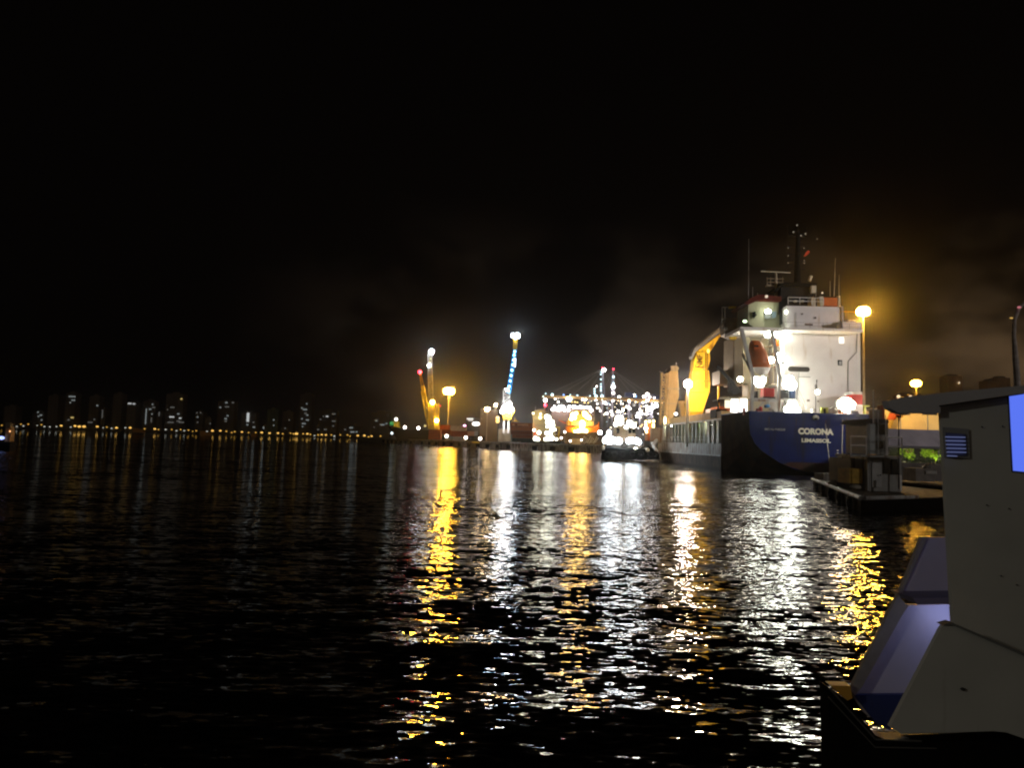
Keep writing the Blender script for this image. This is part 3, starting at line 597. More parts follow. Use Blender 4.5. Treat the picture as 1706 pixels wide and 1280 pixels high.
# ================================================================ the big blue ship
SX = 48.3
S = thing('cargo_ship', 'large cargo ship with blue stern lettered in white and lit white superstructure', 'ship', (SX, 113, 0))
side = lambda pts, Y: [Vector((SX+x, Y, z)) for x, z in pts] + [Vector((SX-x, Y, z)) for x, z in pts[::-1]]
r0 = [(-10.5,9.7),(-10.47,7.8),(-10.3,6.2),(-9.6,4.7),(-8.4,3.5),(-5.7,1.75),(-3.4,.85),(-1.4,.3)]
r1 = [(-10.5,9.7),(-10.5,7.8),(-10.5,6.0),(-10.4,4.2),(-10.0,2.5),(-8.4,.1),(-5.0,-1.5),(-1.4,-2.2)]
r2 = [(-10.5,9.7),(-10.5,7.8),(-10.5,5.8),(-10.5,4.0),(-10.5,2.0),(-10.2,-.6),(-8.4,-2.5),(-1.4,-3.0)]
mb = MB(); mb.loft([side(r0,113), side(r1,119), side(r2,128)], False)
n = 16; mb.f.append(tuple(range(32, 48))); mb.build('hull_stern_quarter', mat('stern_shaded_hull',(.085,.058,.040),.8,var=.4,vs=.4,dirt=(.10,.055,.03),damt=.4,spec=0), S)  # shade of the quarter put into a dark base colour, with rust
mb = MB(); mb.add(side(r0, 112.95), [tuple(range(15, -1, -1))]); b_ = side(r0, 112.95)
hull_t = mb.build('transom', BLUE, S)
mb = MB(); mb.box(SX-10.45, 113.1, 9.2, SX+10.45, 128, 9.4); mb.build('aft_deck', GREY, S)
# transom boot top
mb = MB(); mb.add([(SX-5.2,112.9,1.55),(SX-1.4,112.9,.34),(SX+1.4,112.9,.34),(SX+5.2,112.9,1.55),(SX+4,112.9,1.9),(SX-4,112.9,1.9)], [(0,1,2,3,4,5)]); mb.build('boot_top', BOOT, hull_t)
mb = MB(); c = P(1359,696,112.8); mb.ball(c, .55, 1, .35, .8); mb.build('fairlead', LGREY, S)
mb = MB(); mb.ball(c-Vector((0,.12,.2)), .34, 1, .4, .7); mb.build('fairlead', BLACK, S)
mb = MB(); mb.tube((SX-10.5,112.9,9.72),(SX+10.5,112.9,9.72),.09); mb.tube((SX-10.5,112.9,9.72),(SX-10.5,128,9.72),.09); mb.build('bulwark_cap', mat('blue_cap',(.03,.04,.14),.5), S)
def text(body, px0, px1, py, Y, hgt, parent, m, ext=.02, rot=None, name='lettering', cond=1.0, bold=.012):
    cu = bpy.data.curves.new(name, 'FONT'); cu.body = body; cu.size = 1; cu.extrude = ext; cu.offset = bold; cu.align_x = 'CENTER'; cu.align_y = 'CENTER'
    ob = bpy.data.objects.new(name, cu); C.objects.link(ob); bpy.context.view_layer.update()
    me = bpy.data.meshes.new_from_object(ob); bpy.data.objects.remove(ob)
    xs = [v.co.x for v in me.vertices]; ys = [v.co.y for v in me.vertices]
    a, b = P(px0, py, Y), P(px1, py, Y); W = (b-a).length; sx = W/(max(xs)-min(xs)); sy = hgt/(max(ys)-min(ys))
    cx, cyy = (max(xs)+min(xs))/2, (max(ys)+min(ys))/2; c = (a+b)/2
    mb = MB()
    if rot is None: vs = [Vector((c.x+(v.co.x-cx)*sx, Y - v.co.z, c.z+(v.co.y-cyy)*sy)) for v in me.vertices]
    else: vs = [Vector((c.x-(v.co.y-cyy)*W/(max(ys)-min(ys)), Y - v.co.z, c.z+(v.co.x-cx)*hgt/(max(xs)-min(xs)))) for v in me.vertices]
    mb.add(vs, [tuple(p.vertices) for p in me.polygons]); return mb.build(name, m, parent)
mb = MB()
for k_ in range(1, 8): mb.box(SX-10.2+k_*2.6, 112.925, 3.2 if 2 < k_ < 7 else 5.2, SX-10.2+k_*2.6+.03, 112.94, 9.5)
for z_ in (5.4, 7.9): mb.box(SX-9.6, 112.925, z_, SX+9.6, 112.94, z_+.03)
mb.build('plate_seam', mat('seam_blue',(.004,.008,.05),.7,spec=.05), hull_t)
for k_, (x_, z_, h_) in enumerate(((-7.4,9.0,2.2),(-3.1,8.9,1.5),(1.6,8.7,2.6),(4.9,9.1,1.8),(7.7,9.0,3.0))):
    MB().prism([(SX+x_,112.93,z_),(SX+x_+.16,112.93,z_),(SX+x_+.05,112.93,z_-h_)], (0,.012,0)).build('rust_streak', mat('rust_run',(.06,.03,.02),.8,var=.5,vs=4,spec=0), hull_t)
for k_ in range(7): MB().box(SX+3.4, 112.9, 1.35+k_*.42, SX+3.62, 112.92, 1.5+k_*.42).build('draught_mark', LETT, hull_t)
text('CORONA', 1330, 1388.5, 719.3, 112.9, 1.0, hull_t, LETT, bold=.05)
text('LIMASSOL', 1335.5, 1384, 734.5, 112.9, .62, hull_t, LETT, bold=.045)
text('IMO No 9102230', 1274, 1308, 715.8, 112.9, .33, hull_t, mat('faded_lettering',(.5,.5,.5),.6), bold=.01)
# midship hull
def mid(name, z0, z1, m, inset=0):
    x0, x1 = SX-10.5+inset, SX+10.5-inset
    pts = [(x0,128.02),(x0,178),(x0+1.5,190),(x0+5,202),(SX,212),(x1-5,202),(x1-1.5,190),(x1,178),(x1,128.02)]
    MB().prism([(x, y, z0) for x, y in pts], (0,0,z1-z0)).build(name, m, S)
mid('hull_bottom', -3, 0.35, BOOT, .02); mid('hull_belt', .35, 2.35, HULLB); mid('hull_side', 2.35, 4.6, HULLG, .05)
MB().bar((SX-10.55,128.1,2.4),(SX-10.55,178,2.4),.18,.22).build('rubbing_strake', LGREY, S)
mb = MB()
for i in range(16):
    y = 129.5+i*3.1; wd = .55 if i not in (0, 1, 2) else 1.3
    mb.box(SX-10.5, y, 4.62, SX-10.1, y+wd, 9.0)
mb.box(SX-10.55, 128.1, 8.8, SX-10.0, 178, 9.15); mb.build('side_frame', LGREY, S)
rail(MB(), [(SX-10.45,129,4.62),(SX-10.45,178,4.62)], 1.3, 2, .06, 3.1).build('side_rail', LGREY, S)
MB().box(SX-8.2,128.1,4.61,SX+9,177,8.9).build('cargo_hold_wall', mat('hold_green',(.05,.085,.035),.7,var=.5,vs=.6), S)
MB().box(SX-9.6,131,9.0,SX+8,178,10.6).build('hatch_cover', mat('tan_tarpaulin',(.62,.42,.2),.7,var=.2,vs=.8), S)
mb = MB(); mb.box(SX-7,141,10.61,SX-3,147,12); mb.box(SX-6,133,10.61,SX-2,138,11.7); mb.build('deck_cargo', OC, S)
MB().box(SX-6.5,148,10.61,SX-3,153,11.9).build('deck_cargo', mat('pale_cargo',(.45,.4,.42),.6), S)
mb = MB(); mb.box(SX-8,205,4.6,SX+8,206,9); mb.build('forecastle', LGREY, S)
# light poles on the port side
def ppole(px, ytop, ybot, Y, r, e, er, m=WHITE):
    a, b = P(px, ybot, Y), P(px, ytop, Y); o = MB().tube((b.x, Y, a.z), (b.x, Y, b.z), r*1.3, r, 8).build('light_pole', m, S)
    if er: MB().ball((b.x, Y-.1, b.z), er, 1, 1, 1, 12, 8).build('lamp', e, o)
ppole(1146, 640, 745, 152.3, .24, em('deck_flood_warm',(1,.80,.62),400), .82)
ppole(1107, 697, 734, 175.5, .3, E_WARM, 0)
MB().ball(P(1108,701,174.8), .35, 1,1,3).build('lamp', em('dim_warm',(1,.8,.4),6), S)
MB().ball(P(1126,690,178), .33, 1.3,1,1).build('lamp', E_DWHT, S)
MB().ball(P(1194,629,150), .3).build('lamp', E_DWHT, S)
mb = MB(); a = P(1197,640,150); mb.tube((a.x,150,9.4),(a.x,150,a.z),.22,.22,8); mb.build('vent_post', YEL, S)
# black winch house on the quarter
mb = MB(); mb.ppoly([(1200,703),(1210,697),(1213,690),(1226,686),(1238,686),(1243,693),(1248,702)], 129.5, 4); mb.build('winch', BLACK, S)
mb = MB(); mb.pbox(1193,682,1211,697,134,4); mb.pbox(1196,668,1198,683,134,.4); mb.pbox(1195,666,1222,669,134,3); mb.build('winch_control', DARK, S)
MB().pbox(1214,696,1226,698.5,129.3,.15).build('winch_plate', LGREY, S)
# superstructure
BW = 119.0
sup = MB(); sup.pbox(1306,553,1433.5,692,BW,9); sup = sup.build('superstructure', WHITE, S)
MB().pbox(1246,640,1306,692,BW+7,3).build('engine_casing', CREAM, S)
MB().pbox(1238,553,1305.8,640,BW+7,5).build('accommodation_recess', mat('recess_cream',(.62,.56,.40),.55,var=.15,vs=.5), S)
MB().pbox(1222,562,1240,642,BW+13,6).build('accommodation_forward', mat('forward_tan',(.34,.28,.2),.6,var=.2,vs=.4), S)
MB().pbox(1199,618,1237,640,BW+16,5).build('accommodation_forward', TAN, S)
# bridge deck (wings) and bridge
mb = MB(); mb.pbox(1306,547,1438,551.5,BW-3.2,12); mb.pbox(1234,545.5,1305.9,551,BW-.5,9); br = mb.build('bridge_deck', WHITE, S)
mb = MB(); mb.pbox(1311,510.5,1402,546.8,BW-.6,7); mb.build('bridge_house', WHITE, S)
mb = MB(); mb.ppoly([(1247,506),(1262,500),(1300,502),(1310.5,506),(1310.5,546.5),(1256,545.5),(1246,538)], BW+2, 6); mb.build('wheelhouse', mat('wheelhouse_green',(.42,.42,.28),.5,var=.2,vs=.4), S)
mb = MB(); mb.ppoly([(1241,505),(1250,497),(1264,490.5),(1302,494),(1302,502),(1262,500.5),(1246,508)], BW+1, 8); mb.build('wheelhouse_roof', DRED, S)
mb = MB(); mb.ppoly([(1274,519),(1285,519),(1285,530),(1275,531)], BW+1.6, .2); mb.build('window', em('wheelhouse_glow',(.55,.62,.5),.35,False), S)
mb = MB(); mb.ppoly([(1286,519),(1293,519),(1293,529),(1287,530)], BW+1.6, .2); mb.build('window', em('wheelhouse_cyan',(.35,.55,.55),.35,False), S)
mb = MB(); mb.ppoly([(1299,518),(1310,512),(1310.2,536),(1299,542)], BW+1.4, .2); mb.build('window', GLASS, S)
mb = MB(); mb.ppoly([(1253,521),(1258,519),(1261,525),(1256,531)], BW+1.6, .2); mb.build('window', GLASS, S)
flood(S, 1279.5, 518.8, BW+.8, .42, E_GRN, 1.3, .9, False); MB().ball(P(1309.5,520,BW-.9), .28, 1,1,1.3).build('lamp', em('soft_lamp',(.95,1,.8),6), S)
MB().ball(P(1241,535.5,BW+.5), .28, 1.3,1,.8).build('lamp', em('soft_lamp2',(.8,1,.6),4), S); MB().ball(P(1277,494,BW+.5), .26).build('lamp', em('soft_lamp3',(1,.8,.6),.8), S)
MB().ball(P(1370,488,BW+1), .17).build('lamp', em('soft_lamp3',(1,.8,.6),.8), S)
mb = MB()
rail(mb, [P(1313,507,BW-.5), P(1372,508.6,BW-.5)], 1.2, 2, .06, 1.8); mb.build('rail', WHITE, S)
mb = MB(); rail(mb, [P(1306,547,BW-3.1), P(1437,550.5,BW-3.1)], 1.05, 2, .025, 1.9); mb.build('rail', GREY, S)
mb = MB(); mb.pbox(1404,537,1435,547.5,BW-3.0,3); mb.build('wing_parapet', WHITE, S)
mb = MB(); mb.pbox(1413,533,1426,537,BW-2.5,1.2); mb.build('wing_console', LGREY, S)
mb = MB(); rail(mb, [P(1402,520,BW-1), P(1432,521,BW-1)], .1, 1, .05); mb.build('wing_stay', YEL, S)
mb = MB(); mb.pbox(1372,496,1395,510,BW,2); mb.build('liferaft_box', ORAN, S)
for a_ in ((1352,496,1359,510,BW,1.5),(1366,494,1372,510,BW,1.2),(1397,493,1400,512,BW,.8)): MB().pbox(*a_).build('deck_locker', CREAM, S)
mb = MB(); mb.pbox(1403,512,1405.5,546,BW-.9,.3); mb.pbox(1402,510,1405,512.5,BW-.9,.5); mb.build('downpipe', LGREY, S)
mb = MB()
for q in ((1325,502),(1337,502)): mb.ball(P(q[0],q[1],BW+1.2), .33, 1.1,1,.7)
mb.build('searchlight', CREAM, S)
# dark funnel house
mb = MB(); mb.ppoly([(1300,505),(1301,478),(1355,478),(1356,505)], BW+3, 5)
mb.build('funnel_house', DARK, S)
mb = MB(); mb.ppoly([(1290,484),(1307,470),(1362,472.5),(1355,478),(1302,477),(1294,487)], BW+2.4, 6.5); mb.build('funnel_top', mat('funnel_black',(.005,.005,.006),.9), S)
mb = MB(); mb.ppoly([(1298,524),(1300,500),(1313,492),(1313,507),(1302,516)], BW+1.2, .6); mb.build('screen', mat('funnel_black',(.005,.005,.006),.9), S)
# main mast
my = BW+6; mst = MB(); a, b = P(1328,474,my), P(1329,384,my); mst.tube((a.x,my,a.z),(b.x,my,b.z),.62,.28,10); mst.bar(P(1314,393,my),P(1341,394,my),.18,.25)
for y in (411,424,437,449): mst.bar(P(1313,y,my),P(1341,y+.4,my),.09)
mst.tube(P(1328.5,384,my),P(1328.5,374,my),.07); mst.tube(P(1313,394,my),P(1312,375,my),.035); mst.tube(P(1343,394,my),P(1343,374,my),.035); mst.tube(P(1313,394,my),P(1313,449,my),.03)
mst = mst.build('mast', mat('funnel_black',(.005,.005,.006),.9), S)
for q in ((1322,386.5),(1342,389.5),(1334.5,392.5),(1328,375),(1313,413),(1313,426),(1313,438),(1339.5,413.5),(1340,434),(1340,438.5),(1361.5,398)): MB().ball(P(q[0],q[1],my-.3), .1 if q[1] > 395 else .15).build('navigation_light', em('mast_glint',(.8,.75,.6),.22,False), mst)
mb = MB(); mb.ppoly([(1339,427),(1343,420),(1347,417),(1349,419.5),(1347,423),(1342,427)], my, .04); mb.build('flag', mat('red_flag',(.7,.09,.04),.8,var=.3,vs=4), mst)
mb = MB(); a = P(1350,462,my-1); mb.tube(P(1348.5,468,my-1), P(1351.5,460,my-1), .28, .3, 8); mb.build('radome', CREAM, S)
# radar mast
rm = MB(); a, b = P(1293,499,BW+4), P(1293,455,BW+4); rm.tube((a.x,BW+4,a.z),(b.x,BW+4,b.z),.26,.18,8)
for y in (464,470,476): rm.bar(P(1278,y,BW+4),P(1306,y+1,BW+4),.09)
for x in (1278,1284,1304): rm.tube(P(x,462,BW+4),P(x,478,BW+4),.05)
rm.pbox(1278,474.5,1285,476.5,BW+3.5,.8); rm.pbox(1295,472,1302,474,BW+3.5,.8); rm.build('radar_mast', TAN, S)
mb = MB(); mb.bar(P(1268,452,BW+4),P(1317,454.5,BW+4),.12,.16); mb.build('radar_scanner', CREAM, S)
for q, bq in (((1247.5,398),(1247,498)),((1392,430),(1389.5,494)),((1398,458),(1397.5,494)),((1383,468),(1383,494)),((1360,478),(1359,496)),((1254,478),(1254,497)),((1262,488),(1262,498))):
    MB().tube(P(bq[0],bq[1],BW+2), P(q[0],q[1],BW+2), .05 if q[1] > 440 else .06, .025, 5).build('whip_antenna', LGREY, S)
mb = MB(); mb.pbox(1352,476,1360,488,BW+2,.6); mb.build('aerial_platform', CREAM, S)
# wall fittings on the white block
mb = MB(); c0, c1 = P(1317,615,BW-.05), P(1345,615.7,BW-.05)
n_ = 10; pts = [Vector((c1.x+.42*math.cos(a), BW-.06, c1.z+.42*math.sin(a))) for a in [(-.5+i/n_)*math.pi for i in range(n_+1)]] + [Vector((c0.x+.42*math.cos(a), BW-.06, c0.z+.42*math.sin(a))) for a in [(.5+i/n_)*math.pi for i in range(n_+1)]]
mb.prism(pts, (0,.04,0)); mb.build('vent_opening', mat('vent_dark',(.035,.03,.025),.7), sup)
MB().pbox(1398,562,1406,572,BW-.08,.05).build('window', em('cabin_window',(1,.97,.85),1.6,False), sup)
mb = MB(); mb.pbox(1396,600,1403,609,BW-.08,.05); mb.build('window', GLASS, sup); mb = MB(); mb.pbox(1398,602,1402,608,BW-.12,.03); mb.build('window_blind', LGREY, sup)
mb = MB(); mb.path([P(1428,556,BW-.1),P(1427,587,BW-.1),P(1413,602,BW-.1),P(1413,664,BW-.1)], .07); mb.path([P(1331,620,BW-.1),P(1330,645,BW-.1),P(1327,665,BW-.1)], .05); mb.path([P(1331,628,BW-.1),P(1350,628.5,BW-.1)], .07); mb.path([P(1326,521,BW-.7),P(1326,545,BW-.7)], .04); mb.build('pipe', GREY, sup)
mb = MB(); mb.pbox(1345,666,1349,669,BW-.2,.15); mb.pbox(1362,668,1364.5,670,BW-.2,.15); mb.pbox(1341,539.5,1354,542,BW-3.3,.1); mb.pbox(1336,522,1338,524,BW-.8,.15); mb.pbox(1357,528,1360,531,BW-.8,.15); mb.build('fitting', mat('fitting_brown',(.12,.07,.05),.6), sup)
mb = MB()
for a_, b_2 in (((1328,652),(1343,684)),((1331,650),(1346,682))): mb.tube(P(a_[0],a_[1],BW-1), P(b_2[0],b_2[1],BW-1), .05)
mb.build('stair_rail', LGREY, S)
# deck pole and stern gear
mb = MB(); mb.tube(P(1359,687,114.5), P(1359,660,114.5), .06); mb.pbox(1359,641,1361.5,648,114.5,.25); mb.tube(P(1360,641,114.6), P(1361,633,114.6), .05,.1); mb.build('deck_pole', DARK, S)
flood(S, 1362, 653.5, 114.3, .34, E_WARM, 1, 1)
mb = MB(); mb.pbox(1419,653,1437,657.5,115,2.2); mb.build('locker_lid', LGREY, S)
MB().pbox(1420,657.6,1437,674,115.2,2).build('red_locker', RED, S)
MB().pbox(1421,674.3,1437,690,115.2,2).build('white_locker', WHITE, S)
mb = MB(); mb.pbox(1440,678,1443,691,115.5,.4); mb.pbox(1437,675.5,1449,677.5,115.5,1); mb.build('mooring_davit', mat('lime_paint',(.6,.65,.15),.5), S)
mb = MB(); mb.pbox(1402,683,1413,689,114.5,1.2); mb.build('winch', ORAN, S)
mb = MB(); mb.pbox(1368.5,679,1380,690,116,.5); mb.build('door', mat('lime_paint',(.6,.65,.15),.5), S); mb = MB(); mb.pbox(1373,681,1376,690,115.7,.2); mb.build('hose_reel', DARK, S)
mb = MB(); mb.ppoly([(1381,690),(1382,682),(1392,677),(1395,690)], 116, .6); mb.pbox(1354,681,1360,690,116,.8); mb.build('mooring_bollard', LGREY, S)
mb = MB(); mb.ppoly([(1413,694),(1418,686),(1429,685),(1434,694)], 113.2, 1.2); mb.build('bulwark_cover', mat('cover_mauve',(.12,.11,.13),.7), S)
for q in ((1403,674,.72),(1410,672,.85),(1417,675,.7),(1409,679,.7)): flood(S, q[0], q[1], 114.0, q[2], em('stern_flood',(1,.80,.56),110), hood=2)
MB().pbox(1435,699,1443,704,112.6,.3).build('light_box', em('yellow_box',(1,.6,.08),.9,False), S)
# mooring lines from stern
mb = MB(); mb.tube(P(1375,707,112.9), P(1384,790,100), .06); mb.tube(P(1404,700,112.9), P(1402,795,96), .06); mb.build('mooring_line', GREY, S)
# recess lights, gantry for lifeboat
for q in ((1279,558,.55,E_GRN),(1292,556,.62,E_GRN),(1297,560,.45,E_GRN),(1309,553.5,.62,E_GRN),(1285,600,.5,E_GRN),(1298,594,.6,E_WHT),(1301,600,.5,E_WHT),(1311,599,.42,E_GRN),
          (1259,634,.6,E_GRN),(1266,638,.75,E_GRN),(1271,633,.5,E_GRN),(1314,634,.85,E_GRN),(1318,642,.85,E_GRN),(1311,641,.7,E_GRN),(1320,676,.8,E_GRN),(1317,684,.8,E_GRN),(1327,684,.6,E_GRN),(1311,683,.5,E_GRN),(1233,632,.45,E_WARM)):
    sh_ = q[1] > 590 and q[2] > .45; flood(S, q[0], q[1], BW-1.0 if q[0] > 1304 else BW+1.2, q[2], em('work_flood',(.98,1,.84),60) if sh_ else q[3], hood=2 if sh_ else True)
for x0, x1, y0, y1 in ((1217.5,1230.5,665,688),(1232.5,1250,664,690)):
    mb = MB(); mb.ppoly([(x0+1,y0),(x1,y0+.4),(x1-.8,y1),(x0,y1-1)], 126.4, .2); mb.build('lit_doorway', em('doorway_glow',(1,.95,.88),3.2), S)
MB().pbox(1208,667,1217,680,129,.2).build('lit_doorway', em('doorway_warm',(1,.9,.6),1.3), S)
mb = MB(); mb.pbox(1207,661,1252,664,126.2,4); mb.build('poop_canopy', CREAM, S)
mb = MB(); mb.bar(P(1235,548,BW-1.4), P(1254,626,BW-2.4), .55,.5); mb.bar(P(1254,626,BW-2.4), P(1252,690,BW-2.4), .45,.45); mb.bar(P(1286,552,BW-1.4), P(1299,632,BW-2.4), .5,.4); mb.bar(P(1298,630,BW-2.4), P(1297,690,BW-2.4), .42,.42)
mb.bar(P(1253,667,BW-2.4), P(1297,668,BW-2.4), .35); mb.bar(P(1237,590,BW-1.4), P(1254,626,BW-2.2), .3); mb.build('lifeboat_davit', LGREY, S)
mb = MB(); mb.pbox(1306,664,1328,666,BW-1.5,1.2); mb.pbox(1255,664,1306,666.3,BW-1.8,3); mb.bar(P(1255,690,BW-2),P(1272,670,BW-2),.22); mb.bar(P(1278,670,BW-2),P(1292,690,BW-2),.22); mb.build('platform', LGREY, S)
mb = MB()
for y in (575, 608, 640): mb.pbox(1284,y,1306,y+1.5,BW+2.5,3.5)
for x in (1287, 1294, 1301): mb.tube(P(x,552,BW+2.6), P(x+1,640,BW+2.6), .07)
mb.bar(P(1287,575,BW+2),P(1299,605,BW+2),.18); mb.build('stairway', CREAM, S)
MB().pbox(1272,647,1290,661,BW-1.4,1.5).build('red_locker', RED, S)
mb = MB(); mb.pbox(1272,661.2,1292,666,BW-1.5,1.5); mb.pbox(1300,650,1314,666,BW-1.2,1); mb.pbox(1258,652,1263,664,BW-1.2,1); mb.build('machinery', DARK, S)
MB().pbox(1317,646,1325,664,BW-1.2,.6).build('blue_locker', mat('dark_blue',(.02,.04,.10),.5), S)
MB().pbox(1303,602,1306,606,BW-.6,.6).build('vent_box', DARK, S)
MB().pbox(1294,565,1298,576,BW+1.8,.4).build('lifebuoy_box', ORAN, S)
# stern winches seen above bulwark
mb = MB(); mb.ball(P(1267,681,115), .35); mb.pbox(1262,681,1270,691,115,.7); mb.build('capstan', RED, S)
mb = MB(); mb.ball(P(1278,677,115.5), .4, 1.2,1,.8); mb.build('blue_drum', mat('bright_blue',(.08,.3,.6),.5), S)
mb = MB(); mb.pbox(1239,680,1242,692,115,.6); mb.pbox(1244,688,1247,693,115,.6); mb.build('winch_frame', RED, S)
# dark derrick arm
mb = MB(); mb.bar(P(1195,610,BW+6), P(1222,640,BW+6), .5); mb.ppoly([(1216,632),(1225,640),(1236,655),(1222,658),(1216,650)], BW+6, 1.5); mb.build('stores_crane', DARK, S)
# aft yellow deck crane (column, boom) and its stowed hook
CYY = 158
cr = MB(); cr.ppoly([(1148,704),(1148,660),(1153,634),(1155,617),(1181,617),(1183,640),(1182,652),(1170,690),(1168,704)], CYY, 3.4)
cr = cr.build('deck_crane', YEL, S)
for y_ in (634, 652, 686): MB().pbox(1149 if y_ > 640 else 1152, y_, 1183 if y_ < 660 else 1172, y_+1.6, CYY-.35, .3).build('collar', mat('crane_collar',(.45,.28,.03),.5), cr)
mb = MB()
for x_ in (1175.5, 1179): mb.tube(P(x_,588,CYY-.3), P(x_-1,648,CYY-.3), .06)
for k_ in range(24): mb.tube(P(1175.3,589+k_*2.4,CYY-.3), P(1178.8,589+k_*2.4,CYY-.3), .04)
mb.build('ladder', mat('crane_letter',(.12,.07,.01),.6), cr)
mb = MB()
for k_ in range(3): mb.tube(P(1160+k_*2,582,CYY), P(1204,541+k_*1.5,CYY), .05)
mb.build('hoist_rope', GREY, cr)
mb = MB(); mb.ppoly([(1155,616.5),(1157,600),(1162,588),(1182,586),(1183,600),(1179,616.5)], CYY-.1, 3.2); mb.build('crane_head', YEL, cr)
mb = MB(); mb.ppoly([(1160,587),(1203,554),(1207,555),(1197,564),(1186,582),(1181,588)], CYY+.2, 2.4); mb.build('boom', YEL, cr)
mb = MB(); mb.ppoly([(1152,594),(1157,580),(1187,554),(1206,541),(1210,549),(1202,553.6),(1159,586.5),(1154,598)], CYY+.4, 2.6); mb.build('boom_top', mat('boom_grey',(.20,.2,.19),.5,var=.3,vs=.6), cr)
text('NMF', 1160.5, 1170.5, 602, CYY-.2, 2.9, cr, mat('crane_letter',(.12,.07,.01),.6), rot=True, bold=.02)
mb = MB(); mb.bar(P(1159,612.3,CYY-.2),P(1171,612.5,CYY-.2),.16); mb.bar(P(1159,612,CYY-.2),P(1159,608,CYY-.2),.14); mb.build('crane_marking', mat('crane_letter',(.12,.07,.01),.6), cr)
mb = MB(); mb.ball(P(1180,585,CYY-.4), .32, 1,1,1.4); mb.build('lamp', em('crane_yellow_lamp',(1,.8,.15),2.2), cr)
mb = MB(); mb.ppoly([(1206,540),(1210,529),(1236,530),(1240,545),(1240,560),(1222,563),(1208,556)], BW+9, 3); mb.build('boom_cradle', mat('cradle_grey',(.16,.14,.12),.6,var=.4,vs=.8), cr)
mb = MB()
for a_, b_2 in (((1203,512),(1203,548)),((1208,512),(1208,530)),((1203,512),(1236,511))): mb.bar(P(a_[0],a_[1],BW+8), P(b_2[0],b_2[1],BW+8), .16)
mb.build('cradle_frame', LGREY, cr)
mb = MB(); mb.bar(P(1214,512.5,BW+7.8), P(1244,512,BW+7.8), .32); mb.ppoly([(1235,516),(1243,514),(1248,530),(1243,534),(1240,530)], BW+7.6, 1); mb.build('cradle_arm', YEL, cr)
mb = MB(); mb.ball(P(1221,563,BW+7.5), .65, 1.2,1,.7); mb.build('hook_block', YEL, cr)
MB().ball(P(1209,548,BW+8), .4, 1,1,.8).build('sheave', LGREY, cr)
# forward beige crane and its lattice jib
CF = 182
c2 = MB(); c2.ppoly([(1111,704),(1110,690),(1112,665),(1114,648),(1130.5,648),(1131,660),(1124,690),(1119,704)], CF, 3)
BEI = mat('beige_crane_paint',(.74,.60,.32),.5,var=.12,vs=.5,dirt=(.4,.3,.15),damt=.15)
c2 = c2.build('deck_crane', BEI, S)
for a_ in ((1112,647,1132,648.6),(1110,672,1127,673.2)): MB().pbox(*a_, CF-.3, .25).build('collar', CREAM, c2)
mb = MB(); mb.ppoly([(1113,647.6),(1114,618),(1129.5,618),(1131,647.6)], CF+.1, 2.8); mb.build('crane_head', BEI, c2)
mb = MB(); mb.ppoly([(1118.5,617.5),(1118,609.5),(1127,609.5),(1131.5,613.5),(1129,617.5)], CF-.2, 2.4); mb.build('crane_cab', CREAM, c2)
mb = MB(); mb.ppoly([(1108,620),(1117,610),(1118,617),(1113,622)], CF, 2); mb.build('crane_hood', DARK, c2)
mb = MB(); lattice(mb, P(1104,708,CF-1), P(1106,622,CF-1), 1.5, 9, .13, w2=1.3); mb.build('lattice_jib', BEI, c2)
mb = MB(); mb.tube(P(1098,619,CF), P(1106,622,CF), .08); mb.tube(P(1126.5,604,CF), P(1126.5,610,CF), .1); mb.build('crane_fitting', LGREY, c2)
c3 = MB(); c3.ppoly([(1131,672),(1131,668),(1142,668),(1142,672)], 188, 2.4); c3.ppoly([(1132,672.3),(1140,672.3),(1141,680),(1144,703),(1136,703),(1134,684)], 188, 2.2); c3.build('vent_column', BEI, S)

# ---------------------------------------------------------------- lifeboat (hung in its davit)
LB = thing('lifeboat', 'orange enclosed lifeboat hanging in its davit beside the white superstructure', 'lifeboat', P(1266,628,BW-1.6))
def lbring(px, py, w, h, Y): 
    c = P(px, py, Y); return [c + Vector((w*math.cos(a), 0, h*math.sin(a))) for a in [2*math.pi*i/14 for i in range(14)]]
ax = [(1258,568,.7,.4),(1259,573,1.1,.7),(1262,588,1.5,1.2),(1265,602,1.75,1.3),(1268,613,1.6,1.0),(1269,621,1.1,.5),(1270,625,.4,.2)]
rings = []
for px, py, wv, dv in ax:
    c = P(px, py, BW-1.2); rings.append([c + Vector((wv*math.cos(a), dv*math.sin(a), 0)) for a in [-2*math.pi*i/14 for i in range(14)]])
MB().loft(rings[:5]).build('hull', mat('lifeboat_orange',(.42,.10,.015),.4,var=.2,vs=1), LB, True)
MB().loft(rings[4:]).build('keel', mat('lifeboat_grey',(.35,.33,.32),.5), LB, True)
mb = MB(); mb.pbox(1256,573,1266,582,BW-2.2,.8); mb.build('cockpit', ORAN, LB)
mb = MB(); mb.path([P(1248,563,BW-1.5),P(1269,564.5,BW-1.5)], .07); mb.path([P(1250,564,BW-1.5),P(1252,570,BW-1.5)], .05); mb.path([P(1267,565,BW-1.5),P(1266,571,BW-1.5)], .05); mb.path([P(1248,563,BW-.5),P(1269,564.5,BW-.5)], .07); mb.build('guard_rail', GREY, LB)
mb = MB(); mb.pbox(1257,575,1264,578.5,BW-2.32,.1); mb.build('window', GLASS, LB)

